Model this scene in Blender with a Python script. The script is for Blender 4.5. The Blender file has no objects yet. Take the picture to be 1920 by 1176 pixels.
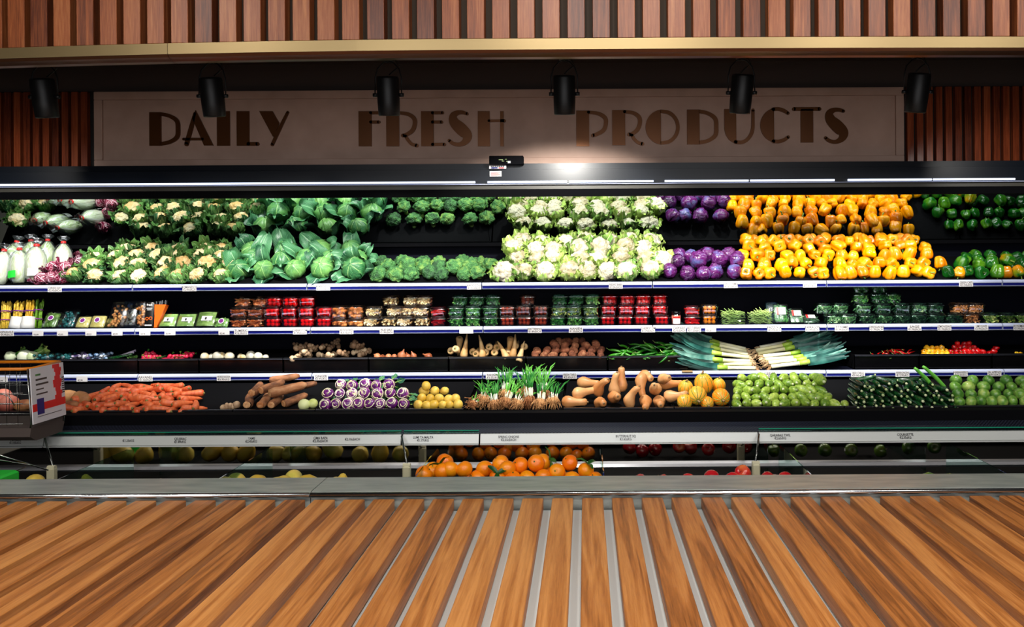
import bpy, math, random
from math import sin, cos, pi, radians, exp, sqrt
from mathutils import Vector, Matrix, Euler, noise

R = random.Random(11)
S = bpy.context.scene
COL = S.collection

# ------------------------------------------------------------------ camera
F, CX, CY, EYE, ROLL = 1500.0, 1097.0, 475.0, 1.6, 0.006
cam_d = bpy.data.cameras.new('camera')
cam_d.sensor_width = 36.0
cam_d.lens = F / 1920 * 36
cam_d.shift_x = -(CX - 960) / 1920
cam_d.shift_y = -(588 - CY) / 1920
cam_d.clip_start = 0.05
cam_d.clip_end = 60
cam = bpy.data.objects.new('camera', cam_d)
cam.location = (0, 0, EYE)
cam.rotation_euler = (pi / 2, ROLL, 0)
COL.objects.link(cam)
S.camera = cam

def PX(px, Y): return (px - CX) / F * Y
def PZ(py, Y, px=CX): return EYE - (py + ROLL * (px - CX) - CY) / F * Y

# ------------------------------------------------------------------ view + world
S.view_settings.view_transform = 'Standard'
S.view_settings.look = 'None'
S.view_settings.exposure = 0.0
S.view_settings.gamma = 1.0
S.view_settings.use_curve_mapping = False
S.cycles.max_bounces = 6
S.cycles.diffuse_bounces = 2
S.cycles.glossy_bounces = 4
S.cycles.transparent_max_bounces = 14
S.cycles.transmission_bounces = 4
S.cycles.caustics_reflective = False
S.cycles.caustics_refractive = False
S.cycles.sample_clamp_indirect = 4.0
S.cycles.use_denoising = True
W = bpy.data.worlds.new('world')
S.world = W
W.use_nodes = True
W.node_tree.nodes['Background'].inputs[0].default_value = (0.9, 0.9, 1.0, 1)
W.node_tree.nodes['Background'].inputs[1].default_value = 0.012

# ------------------------------------------------------------------ room lights
def area(name, loc, tgt, sx, sy, power, color=(1, 1, 1), spread=180):
    l = bpy.data.lights.new(name, 'AREA')
    l.shape = 'RECTANGLE'; l.size = sx; l.size_y = sy
    l.energy = power; l.color = color; l.spread = radians(spread)
    o = bpy.data.objects.new(name, l)
    o.location = loc
    d = (Vector(tgt) - Vector(loc)).normalized()
    o.rotation_euler = d.to_track_quat('-Z', 'Y').to_euler()
    COL.objects.link(o)
    return o
# shop ceiling lights over the aisle
for i, x in enumerate((-3.4, -1.6, 0.2, 2.0, 3.4)):
    area('ceiling_light', (x, 1.3, 3.5), (x, 2.2, 0), 0.5, 0.5, 29, (1.0, 0.96, 0.88), 150)
for i, x in enumerate((-2.55, -0.3, 0.55, 1.9, 2.9)):
    area('aisle_spot_light', (x, 2.2, 3.45), (x + .1, 4.05, 2.85), 0.18, 0.18, 3.4, (1.0, 0.93, 0.86), 100)
# light tubes under the cabinet canopy
for i in range(6):
    x0 = PX(-79 + 327 * i, 5.72); x1 = PX(248 + 327 * i, 5.72)
    area('canopy_light', ((x0 + x1) / 2, 5.66, 2.02), ((x0 + x1) / 2, 6.05, 1.25), x1 - x0 - .05, 0.03, 4.0, (0.95, 1.0, 0.97))
# track lamps: the spot positions are shared with the lamp bodies built below
LAMPS = [(85, 40, 9.0), (400, 75, 9.0), (730, 0, 8.0), (1060, 0, 6.5), (1392, -25, 9.0), (1722, -90, 9.0)]
LAMP_Y, LAMP_Z = 4.6, PZ(176, 4.6)
for px, aim, power in LAMPS:
    l = bpy.data.lights.new('track_spot', 'SPOT')
    l.energy = power * 20; l.spot_size = radians(110 if px == 1060 else 66); l.spot_blend = 0.35 if px == 1060 else 0.65; l.shadow_soft_size = 0.035
    l.color = (1.0, 0.97, 0.9)
    o = bpy.data.objects.new('track_spot', l)
    x = PX(px, LAMP_Y)
    o.location = (x + aim * .0006, LAMP_Y + .07, LAMP_Z - .14)
    d = Vector((PX(px + aim, 5.9) - x, 5.85 - LAMP_Y - .09, 0.86 - LAMP_Z + .17))
    o.rotation_euler = d.to_track_quat('-Z', 'Y').to_euler()
    COL.objects.link(o)
for px in (-190, 2010):
    l = bpy.data.lights.new('track_spot', 'SPOT')
    l.energy = 26; l.spot_size = radians(70); l.spot_blend = .9; l.shadow_soft_size = .03; l.color = (1, .97, .92)
    o = bpy.data.objects.new('track_spot', l)
    o.location = (PX(px, LAMP_Y), LAMP_Y + .05, LAMP_Z - .14)
    o.rotation_euler = Vector((PX(45 if px < 0 else 1860, 5.9) - PX(px, LAMP_Y), 1.25, -.5)).to_track_quat('-Z', 'Y').to_euler()
    COL.objects.link(o)
# soft fills behind the photographer; low one added to brighten sign and shelves
area('low_fill_light', (0, -3.2, 1.55), (0, 5.8, 1.75), 7.0, 1.6, 88, (1.0, 0.95, 0.92))
area('shop_fill_light', (0, -1.2, 2.6), (0, 5.8, 1.0), 5.0, 1.6, 60, (0.93, 0.96, 1.0))

# ------------------------------------------------------------------ materials
def lin(c):
    return tuple(((v / 255) / 12.92 if v / 255 <= .04045 else ((v / 255 + .055) / 1.055) ** 2.4) for v in c) + (1,)
MATS = {}
def newmat(name):
    m = bpy.data.materials.new(name); m.use_nodes = True
    MATS[name] = m
    nt = m.node_tree
    return m, nt, nt.nodes['Principled BSDF']
def N(nt, t, **kw):
    n = nt.nodes.new(t)
    for k, v in kw.items():
        if k.startswith('i_'):
            n.inputs[k[2:].replace('_', ' ')].default_value = v
        else: setattr(n, k, v)
    return n
def ramp(nt, fac, stops):
    r = nt.nodes.new('ShaderNodeValToRGB')
    e = r.color_ramp.elements
    while len(e) > 1: e.remove(e[-1])
    e[0].position = stops[0][0]; e[0].color = lin(stops[0][1])
    for p, c in stops[1:]:
        x = e.new(p); x.color = lin(c)
    nt.links.new(fac, r.inputs[0])
    return r.outputs[0]
def flat(name, c, rough=.5, metal=0, spec=.5, coat=0, emit=None, es=1):
    m, nt, b = newmat(name)
    b.inputs['Base Color'].default_value = lin(c)
    b.inputs['Roughness'].default_value = rough
    b.inputs['Metallic'].default_value = metal
    b.inputs['Specular IOR Level'].default_value = spec
    b.inputs['Coat Weight'].default_value = coat
    if emit:
        b.inputs['Emission Color'].default_value = lin(emit); b.inputs['Emission Strength'].default_value = es
    return m
def noisy(name, stops, scale=20, rough=.45, detail=3, bump=0.0, bscale=60, vor=False, spec=.5, stretch=(1, 1, 1), rnd=.35, coat=0, sss=0, distort=0.0, bdist=.003):
    """noise-coloured material, shifted a little for every object"""
    m, nt, b = newmat(name)
    tc = N(nt, 'ShaderNodeTexCoord'); oi = N(nt, 'ShaderNodeObjectInfo')
    mp = N(nt, 'ShaderNodeMapping'); mp.inputs['Scale'].default_value = stretch
    nt.links.new(tc.outputs['Object'], mp.inputs[0])
    off = N(nt, 'ShaderNodeVectorMath', operation='SCALE'); off.inputs[0].default_value = (7, 13, 5)
    nt.links.new(oi.outputs['Random'], off.inputs['Scale'])
    nt.links.new(off.outputs[0], mp.inputs[1])
    n1 = N(nt, 'ShaderNodeTexNoise'); n1.inputs['Scale'].default_value = scale; n1.inputs['Detail'].default_value = detail
    n1.inputs['Distortion'].default_value = distort
    nt.links.new(mp.outputs[0], n1.inputs[0])
    ma = N(nt, 'ShaderNodeMath', operation='MULTIPLY_ADD'); ma.inputs[1].default_value = rnd; ma.inputs[2].default_value = -rnd / 2
    nt.links.new(oi.outputs['Random'], ma.inputs[0])
    ad = N(nt, 'ShaderNodeMath', operation='ADD')
    nt.links.new(n1.outputs[0], ad.inputs[0]); nt.links.new(ma.outputs[0], ad.inputs[1])
    c = ramp(nt, ad.outputs[0], stops)
    nt.links.new(c, b.inputs['Base Color'])
    b.inputs['Roughness'].default_value = rough
    b.inputs['Specular IOR Level'].default_value = spec
    b.inputs['Coat Weight'].default_value = coat
    b.inputs['Coat Roughness'].default_value = .12
    if sss:
        b.inputs['Subsurface Weight'].default_value = sss; b.inputs['Subsurface Scale'].default_value = .01
    if bump:
        if vor:
            v = N(nt, 'ShaderNodeTexVoronoi'); v.inputs['Scale'].default_value = bscale
            nt.links.new(mp.outputs[0], v.inputs[0])
            src = v.outputs['Distance']; inv = True
        else:
            v = N(nt, 'ShaderNodeTexNoise'); v.inputs['Scale'].default_value = bscale; v.inputs['Detail'].default_value = 4
            nt.links.new(mp.outputs[0], v.inputs[0]); src = v.outputs[0]; inv = False
        bp = N(nt, 'ShaderNodeBump'); bp.inputs['Strength'].default_value = bump; bp.inputs['Distance'].default_value = bdist
        bp.invert = inv
        nt.links.new(src, bp.inputs['Height']); nt.links.new(bp.outputs[0], b.inputs['Normal'])
    return m
def leafy(name, base, dark, vein, rough=.45, veinw=.12, freq=7, bloom=None, spec=.5, coat=0):
    """leaf tissue with a midrib and side veins, drawn along the leaf's own UVs"""
    m, nt, b = newmat(name)
    L = nt.links.new
    tc = N(nt, 'ShaderNodeTexCoord'); oi = N(nt, 'ShaderNodeObjectInfo')
    sp = N(nt, 'ShaderNodeSeparateXYZ'); L(tc.outputs['UV'], sp.inputs[0])
    def M(op, a, bb=None, c=None):
        n = N(nt, 'ShaderNodeMath', operation=op)
        for i, v in enumerate((a, bb, c)):
            if v is None: continue
            if isinstance(v, (int, float)): n.inputs[i].default_value = v
            else: L(v, n.inputs[i])
        return n.outputs[0]
    au = M('ABSOLUTE', M('SUBTRACT', sp.outputs[0], .5))
    nz = N(nt, 'ShaderNodeTexNoise'); nz.inputs['Scale'].default_value = 40; L(tc.outputs['Object'], nz.inputs[0])
    t = M('MULTIPLY_ADD', au, -1.3, sp.outputs[1])
    t = M('MULTIPLY_ADD', nz.outputs[0], .12, t)
    fr = M('FRACT', M('MULTIPLY', t, freq))
    side = M('LESS_THAN', M('ABSOLUTE', M('SUBTRACT', fr, .5)), veinw * .8)
    mid = M('LESS_THAN', au, veinw * .3)
    v = M('MINIMUM', M('ADD', M('MULTIPLY', side, .55), mid), 1.0)
    n1 = N(nt, 'ShaderNodeTexNoise'); n1.inputs['Scale'].default_value = 14; n1.inputs['Detail'].default_value = 3
    L(tc.outputs['Object'], n1.inputs[0])
    f = M('ADD', n1.outputs[0], M('MULTIPLY_ADD', oi.outputs['Random'], .4, -.2))
    st = [(.3, dark), (.62, base)]
    if bloom: st.append((.8, bloom))
    c0 = ramp(nt, f, st)
    mx = N(nt, 'ShaderNodeMix', data_type='RGBA'); mx.inputs['B'].default_value = lin(vein) if False else (0, 0, 0, 1)
    mx.inputs[7].default_value = lin(vein)
    L(v, mx.inputs[0]); L(c0, mx.inputs[6])
    L(mx.outputs[2], b.inputs['Base Color'])
    bp = N(nt, 'ShaderNodeBump'); bp.inputs['Strength'].default_value = .5; bp.inputs['Distance'].default_value = .003
    L(v, bp.inputs['Height']); L(bp.outputs[0], b.inputs['Normal'])
    b.inputs['Roughness'].default_value = rough
    b.inputs['Specular IOR Level'].default_value = spec
    b.inputs['Coat Weight'].default_value = coat
    return m
def clear(name, tint=(235, 245, 245), refl=.16, rough=.06):
    m, nt, b = newmat(name)
    nt.nodes.remove(b)
    out = nt.nodes['Material Output']
    tr = N(nt, 'ShaderNodeBsdfTransparent'); tr.inputs[0].default_value = lin(tint)
    gl = N(nt, 'ShaderNodeBsdfGlossy'); gl.inputs['Roughness'].default_value = rough; gl.inputs[0].default_value = (.9, .95, 1, 1)
    lw = N(nt, 'ShaderNodeLayerWeight'); lw.inputs[0].default_value = .35
    ad = N(nt, 'ShaderNodeMath', operation='MULTIPLY_ADD'); ad.inputs[1].default_value = .55; ad.inputs[2].default_value = refl
    nt.links.new(lw.outputs[1], ad.inputs[0])
    mx = N(nt, 'ShaderNodeMixShader')
    nt.links.new(ad.outputs[0], mx.inputs[0]); nt.links.new(tr.outputs[0], mx.inputs[1]); nt.links.new(gl.outputs[0], mx.inputs[2])
    nt.links.new(mx.outputs[0], out.inputs[0])
    return m
def wood(name, dark, mid, light, rough=.38, axis=1, gscale=14):
    m, nt, b = newmat(name)
    L = nt.links.new
    tc = N(nt, 'ShaderNodeTexCoord'); oi = N(nt, 'ShaderNodeObjectInfo')
    mp = N(nt, 'ShaderNodeMapping')
    sc = [9.0, 9.0, 9.0]; sc[axis] = .38
    mp.inputs['Scale'].default_value = sc
    off = N(nt, 'ShaderNodeVectorMath', operation='SCALE'); off.inputs[0].default_value = (31, 47, 19)
    L(oi.outputs['Random'], off.inputs['Scale']); L(tc.outputs['Object'], mp.inputs[0]); L(off.outputs[0], mp.inputs[1])
    n1 = N(nt, 'ShaderNodeTexNoise'); n1.inputs['Scale'].default_value = 1.3; n1.inputs['Detail'].default_value = 2; n1.inputs['Distortion'].default_value = 1.6
    L(mp.outputs[0], n1.inputs[0])
    sn = N(nt, 'ShaderNodeMath', operation='MULTIPLY'); sn.inputs[1].default_value = gscale
    L(n1.outputs[0], sn.inputs[0])
    fr = N(nt, 'ShaderNodeMath', operation='SINE'); L(sn.outputs[0], fr.inputs[0])
    n2 = N(nt, 'ShaderNodeTexNoise'); n2.inputs['Scale'].default_value = 16; n2.inputs['Detail'].default_value = 6; n2.inputs['Roughness'].default_value = .7
    L(mp.outputs[0], n2.inputs[0])
    a = N(nt, 'ShaderNodeMath', operation='MULTIPLY_ADD'); a.inputs[1].default_value = .13; a.inputs[2].default_value = 0
    L(fr.outputs[0], a.inputs[0])
    b2 = N(nt, 'ShaderNodeMath', operation='MULTIPLY_ADD'); b2.inputs[1].default_value = .75
    L(n2.outputs[0], b2.inputs[0]); L(a.outputs[0], b2.inputs[2])
    rr = N(nt, 'ShaderNodeMath', operation='MULTIPLY_ADD'); rr.inputs[1].default_value = .3
    L(oi.outputs['Random'], rr.inputs[0]); L(b2.outputs[0], rr.inputs[2])
    c = ramp(nt, rr.outputs[0], [(.22, dark), (.5, mid), (.8, light)])
    L(c, b.inputs['Base Color'])
    b.inputs['Roughness'].default_value = rough
    bp = N(nt, 'ShaderNodeBump'); bp.inputs['Strength'].default_value = .25; bp.inputs['Distance'].default_value = .001
    L(n2.outputs[0], bp.inputs['Height']); L(bp.outputs[0], b.inputs['Normal'])
    return m

wood('counter_wood', (112, 62, 26), (174, 106, 50), (208, 140, 76), .42, 1, 18)
wood('bulkhead_wood', (88, 38, 16), (150, 80, 40), (192, 124, 74), .4, 2, 9)
wood('panel_wood', (70, 28, 14), (128, 58, 30), (160, 84, 48), .26, 2, 9)
flat('black_matt', (5, 5, 8), .85, spec=.08)
flat('black_gloss', (6, 6, 8), .14, spec=.5)
flat('rim_gloss', (26, 27, 31), .12, spec=1.0)
flat('lamp_black', (8, 8, 9), .45, spec=.3)
flat('cabinet_dark', (9, 12, 28), .6, spec=.12)
flat('backing', (66, 54, 42), .8)
flat('teal_edge', (40, 150, 120), .2)
flat('canopy_dark', (9, 15, 24), .36, spec=.35)
flat('canopy_strip', (62, 60, 54), .5)
flat('dark_gap', (14, 8, 6), .8)
flat('soffit', (74, 62, 58), .8)
flat('floor_grey', (120, 118, 112), .4)
flat('wall_paint', (70, 66, 62), .8)
flat('white_base', (240, 248, 250), .5)
flat('rail_white', (188, 196, 226), .38)
flat('rail_blue', (10, 18, 100), .6, spec=.1)
flat('bottom_rail', (205, 208, 206), .3, metal=.15)
flat('tag_white', (225, 222, 224), .5)
flat('ink', (22, 20, 26), .6)
flat('ink_red', (190, 30, 36), .6)
flat('navy', (30, 30, 110), .5)
flat('orange_plastic', (226, 128, 22), .35)
flat('wire_chrome', (170, 172, 170), .25, metal=1)
flat('panel_print', (222, 218, 224), .4)
flat('chrome_dark', (120, 122, 120), .25, metal=1)
flat('clip_cream', (196, 190, 160), .4)
flat('sticker_blue', (58, 150, 190), .4)
flat('sticker_purple', (118, 40, 130), .4)
flat('sticker_white', (235, 235, 235), .4)
flat('red_band', (222, 34, 30), .4)
flat('green_label', (40, 200, 60), .4)
flat('purple_band', (90, 50, 150), .4)
flat('teal_film', (40, 160, 170), .25)
flat('magenta', (190, 40, 140), .4)
flat('paper_white', (228, 228, 226), .7)
flat('orange_pack', (232, 96, 24), .35)
flat('black_pack', (20, 18, 18), .3)
flat('red_white_label', (230, 225, 225), .4)
flat('tube_glow', (235, 245, 255), .3, emit=(222, 232, 255), es=1.6)
flat('lamp_glow', (255, 250, 240), .3, emit=(255, 246, 230), es=6)
flat('mirror', (225, 235, 232), .015, metal=1)
flat('dark_mirror', (226, 220, 212), .04, metal=1)
flat('tape_tan', (150, 120, 80), .6)
clear('clear_plastic', (240, 248, 248), .1, .1)
clear('red_plastic', (255, 150, 160), .16, .12)
clear('green_plastic', (206, 244, 222), .16, .12)
clear('warm_plastic', (255, 236, 214), .16, .12)
clear('green_glass', (205, 235, 222), .1, .02)
clear('film', (246, 248, 250), .07, .2)
m, nt, b = newmat('lid_plastic')
nt.nodes.remove(b)
tr = N(nt, 'ShaderNodeBsdfTransparent'); df = N(nt, 'ShaderNodeBsdfPrincipled'); df.inputs['Base Color'].default_value = (.75, .8, .82, 1); df.inputs['Roughness'].default_value = .12
mx = N(nt, 'ShaderNodeMixShader'); mx.inputs[0].default_value = .1
nt.links.new(tr.outputs[0], mx.inputs[1]); nt.links.new(df.outputs[0], mx.inputs[2]); nt.links.new(mx.outputs[0], nt.nodes['Material Output'].inputs[0])
clear('blue_film', (170, 200, 240), .2, .2)
# steel ledge
m, nt, b = newmat('ledge_steel')
b.inputs['Metallic'].default_value = .45; b.inputs['Roughness'].default_value = .36
tc = N(nt, 'ShaderNodeTexCoord'); mp = N(nt, 'ShaderNodeMapping'); mp.inputs['Scale'].default_value = (1.2, 6, 6)
n1 = N(nt, 'ShaderNodeTexNoise'); n1.inputs['Scale'].default_value = 4; n1.inputs['Detail'].default_value = 5
nt.links.new(tc.outputs['Object'], mp.inputs[0]); nt.links.new(mp.outputs[0], n1.inputs[0])
nt.links.new(ramp(nt, n1.outputs[0], [(.3, (150, 158, 156)), (.7, (190, 194, 188))]), b.inputs['Base Color'])
flat('nose_steel', (210, 214, 218), .22, metal=1)
flat('under_steel', (190, 190, 196), .3, metal=.6)
m, nt, b = newmat('brass_trim')
b.inputs['Metallic'].default_value = .7; b.inputs['Roughness'].default_value = .4
b.inputs['Base Color'].default_value = lin((150, 130, 92))
flat('bronze_letter', (96, 56, 24), .34, metal=.6)
flat('copper_trim', (120, 76, 52), .3, metal=.85)
noisy('sign_board', [(.3, (172, 140, 124)), (.7, (186, 154, 138))], 5, .62, rnd=0)
# perforated air grille
m, nt, b = newmat('grille')
tc = N(nt, 'ShaderNodeTexCoord'); mp = N(nt, 'ShaderNodeMapping'); mp.inputs['Scale'].default_value = (72, 72, 72); mp.inputs['Rotation'].default_value = (0, 0, radians(45))
nt.links.new(tc.outputs['Object'], mp.inputs[0])
ck = N(nt, 'ShaderNodeTexVoronoi'); ck.inputs['Randomness'].default_value = 0.0; ck.inputs['Scale'].default_value = 1
ck.voronoi_dimensions = '2D'
nt.links.new(mp.outputs[0], ck.inputs[0])
nt.links.new(ramp(nt, ck.outputs['Distance'], [(.33, (4, 4, 8)), (.42, (40, 44, 58))]), b.inputs['Base Color'])
b.inputs['Roughness'].default_value = .35

# produce materials
noisy('curd_white', [(.3, (170, 156, 120)), (.6, (214, 207, 184))], 22, .6, bump=.9, bscale=75, vor=True, bdist=.006, rnd=.3)
noisy('curd_cream', [(.3, (196, 158, 96)), (.55, (232, 208, 160)), (.8, (240, 226, 196))], 22, .6, bump=.9, bscale=75, vor=True, bdist=.006, rnd=.4)
noisy('broccoli_green', [(.3, (22, 62, 28)), (.55, (60, 116, 56)), (.8, (122, 156, 70))], 26, .7, bump=1, bscale=130, vor=True, bdist=.006, rnd=.3)
noisy('stalk_green', [(.3, (120, 160, 60)), (.7, (190, 208, 116))], 20, .5)
leafy('cauli_leaf', (92, 146, 70), (22, 82, 44), (190, 216, 150), .36, .09)
leafy('pale_leaf', (176, 206, 96), (96, 158, 60), (226, 236, 170), .4)
leafy('cabbage_leaf', (104, 158, 80), (40, 104, 60), (148, 190, 114), .38, .06, 9)
leafy('cabbage_outer', (68, 128, 84), (16, 70, 48), (150, 196, 150), .36, .06, 9)
leafy('red_cabbage_leaf', (84, 20, 86), (44, 10, 52), (132, 80, 150), .22, .035, 6, bloom=(78, 86, 138), coat=.4)
leafy('radicchio_leaf', (122, 10, 52), (70, 4, 34), (232, 196, 210), .3, .13, 4)
leafy('chinese_leaf', (222, 230, 196), (176, 204, 130), (246, 248, 238), .4, .2, 4)
noisy('yellow_pepper', [(.3, (226, 118, 0)), (.6, (250, 164, 2))], 8, .18, coat=.5, rnd=.35, spec=.5)
noisy('green_pepper', [(.3, (10, 66, 16)), (.55, (24, 104, 26)), (.75, (96, 158, 30))], 8, .16, coat=.5, rnd=.45)
noisy('turning_pepper', [(.38, (40, 120, 26)), (.5, (150, 150, 20)), (.6, (244, 146, 12))], 9, .16, coat=.5, rnd=.3)
noisy('pepper_stem', [(.3, (60, 110, 30)), (.7, (140, 170, 70))], 20, .5)
noisy('orange_skin', [(.3, (246, 116, 4)), (.7, (255, 156, 14))], 10, .35, bump=.3, bscale=180, coat=.15)
noisy('melon_skin', [(.3, (216, 178, 60)), (.6, (238, 210, 104)), (.8, (196, 190, 80))], 9, .4, rnd=.5, bump=.1)
noisy('dark_melon_skin', [(.3, (206, 140, 40)), (.6, (226, 170, 60)), (.8, (170, 160, 50))], 9, .4, rnd=.5, bump=.1)
noisy('apple_red', [(.3, (150, 8, 24)), (.6, (206, 30, 38)), (.82, (232, 130, 70))], 10, .2, coat=.5, rnd=.3)
noisy('apple_green', [(.3, (44, 86, 24)), (.7, (104, 144, 50))], 10, .25, coat=.3)
noisy('leaf_dark', [(.3, (20, 66, 24)), (.7, (60, 116, 40))], 20, .4)
noisy('carrot', [(.3, (200, 76, 36)), (.7, (236, 122, 70))], 20, .42, stretch=(1, 1, 3), bump=.25, bscale=90, rnd=.3)
noisy('carrot_top', [(.3, (96, 92, 44)), (.7, (130, 120, 60))], 20, .6)
noisy('parsnip', [(.3, (206, 156, 96)), (.7, (240, 206, 150))], 14, .5, bump=.3, bscale=70)
noisy('sweet_potato', [(.3, (142, 78, 44)), (.7, (206, 150, 96))], 14, .6, bump=.4, bscale=40)
noisy('red_potato', [(.3, (176, 84, 70)), (.7, (222, 140, 120))], 14, .5)
noisy('cassava', [(.3, (96, 58, 36)), (.6, (160, 104, 66)), (.8, (190, 140, 100))], 22, .75, bump=.7, bscale=60, stretch=(1, 1, .5))
noisy('cassava_cut', [(.3, (180, 110, 60)), (.7, (220, 170, 120))], 40, .7, bump=.6, bscale=60)
noisy('taro', [(.3, (94, 48, 32)), (.6, (156, 92, 62)), (.85, (196, 140, 100))], 40, .8, bump=.8, bscale=90, stretch=(1, 1, 3))
noisy('yellow_potato', [(.3, (206, 164, 50)), (.6, (240, 204, 92)), (.85, (176, 130, 46))], 16, .45, rnd=.4, bump=.2)
noisy('kohlrabi', [(.5, (92, 26, 104)), (.60, (150, 60, 150)), (.65, (226, 220, 178))], 24, .3, distort=1.5, rnd=.12, coat=.2)
noisy('pale_kohlrabi', [(.3, (196, 206, 120)), (.7, (226, 232, 170))], 20, .4)
noisy('squash_tan', [(.3, (204, 134, 76)), (.7, (236, 180, 122))], 9, .4, rnd=.4, bump=.08)
noisy('striped_squash', [(.3, (244, 138, 20)), (.7, (252, 186, 60))], 9, .35, rnd=.4)
noisy('zucchini_light', [(.3, (86, 122, 34)), (.55, (142, 172, 62)), (.8, (186, 204, 100))], 60, .35, rnd=.35, coat=.2)
noisy('zucchini_dark', [(.3, (8, 34, 16)), (.6, (18, 64, 28)), (.85, (40, 104, 50))], 60, .22, rnd=.4, coat=.4)
noisy('zucchini_end', [(.3, (150, 176, 110)), (.7, (216, 220, 180))], 30, .6)
noisy('lime_round', [(.3, (60, 110, 34)), (.55, (112, 160, 62)), (.8, (170, 190, 96))], 34, .35, rnd=.4, coat=.2)
noisy('onion_root', [(.3, (160, 96, 54)), (.65, (232, 176, 116))], 90, .8, rnd=.4)
noisy('onion_white', [(.3, (220, 228, 196)), (.7, (246, 248, 236))], 20, .4)
noisy('onion_leaf', [(.3, (30, 128, 40)), (.7, (110, 196, 70))], 20, .4, rnd=.6)
noisy('leek_leaf', [(.3, (22, 76, 72)), (.6, (62, 128, 116)), (.85, (140, 190, 176))], 14, .4, rnd=.5)
noisy('leek_white', [(.3, (226, 222, 170)), (.7, (246, 246, 226))], 12, .35)
noisy('leek_mid', [(.3, (130, 184, 40)), (.7, (196, 222, 96))], 12, .35)
noisy('leek_root', [(.3, (210, 160, 110)), (.7, (250, 220, 176))], 60, .8)
noisy('chilli_green', [(.3, (20, 90, 18)), (.7, (74, 160, 44))], 14, .22, rnd=.5, coat=.4)
noisy('chilli_red', [(.3, (150, 4, 10)), (.7, (222, 24, 24))], 14, .22, rnd=.4, coat=.4)
noisy('habanero_yellow', [(.3, (236, 150, 16)), (.7, (252, 204, 50))], 14, .22, rnd=.4, coat=.4)
noisy('radish', [(.3, (190, 20, 60)), (.7, (234, 50, 90))], 14, .3, rnd=.4, coat=.2)
noisy('turnip', [(.3, (206, 204, 190)), (.6, (232, 228, 206)), (.85, (222, 190, 130))], 14, .4, rnd=.6)
noisy('ginger', [(.3, (140, 108, 80)), (.6, (196, 164, 130)), (.85, (230, 206, 170))], 30, .6, bump=.5, bscale=90, rnd=.5)
noisy('shallot', [(.3, (150, 78, 46)), (.7, (214, 140, 96))], 24, .4, stretch=(1, 1, .3), rnd=.4)
noisy('fennel_white', [(.3, (196, 216, 160)), (.7, (232, 240, 216))], 14, .4)
noisy('greens', [(.3, (44, 120, 30)), (.7, (136, 196, 60))], 30, .45, rnd=.5)
noisy('aubergine', [(.4, (70, 50, 110)), (.5, (200, 190, 214)), (.8, (226, 220, 232))], 40, .3, rnd=.4)
noisy('sprout_bag', [(.3, (20, 84, 84)), (.55, (60, 140, 150)), (.8, (190, 220, 220))], 50, .25, rnd=.5)
noisy('blue_bag', [(.3, (24, 60, 110)), (.55, (60, 110, 160)), (.8, (180, 200, 226))], 50, .25, rnd=.5)
noisy('tomato', [(.3, (206, 12, 22)), (.7, (250, 40, 32))], 20, .2, rnd=.3, coat=.3)
noisy('plum_tomato', [(.3, (96, 32, 24)), (.7, (176, 66, 42))], 20, .25, rnd=.4, coat=.3)
noisy('orange_tomato', [(.3, (250, 140, 6)), (.7, (255, 176, 20))], 20, .2, coat=.3)
noisy('garlic', [(.3, (206, 190, 140)), (.6, (244, 232, 196))], 40, .5, rnd=.5)
noisy('turmeric', [(.3, (128, 58, 24)), (.55, (196, 110, 56)), (.8, (232, 190, 150))], 60, .55, rnd=.4)
noisy('mushroom_brown', [(.3, (168, 100, 46)), (.6, (222, 160, 90)), (.85, (244, 214, 160))], 40, .6, rnd=.3)
noisy('herb_green', [(.35, (22, 84, 34)), (.5, (70, 146, 60)), (.7, (170, 210, 120))], 60, .5, rnd=.4)
noisy('lime_leaf', [(.35, (66, 96, 30)), (.55, (140, 150, 60)), (.75, (214, 214, 130))], 60, .5, rnd=.4)
noisy('dark_herb', [(.35, (20, 58, 38)), (.5, (70, 116, 76)), (.7, (160, 186, 140))], 60, .5, rnd=.4)
noisy('dry_brown', [(.35, (120, 74, 40)), (.6, (214, 160, 104))], 60, .5, rnd=.4)
noisy('bean_green', [(.3, (86, 128, 50)), (.7, (168, 196, 110))], 30, .45, rnd=.5)
noisy('asparagus_yellow', [(.3, (206, 160, 30)), (.6, (240, 206, 80)), (.8, (120, 140, 30))], 60, .45)
noisy('asparagus_green', [(.3, (60, 110, 24)), (.6, (110, 160, 40))], 60, .45)
noisy('corn_pack', [(.3, (220, 190, 96)), (.7, (244, 224, 150))], 60, .4)

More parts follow.
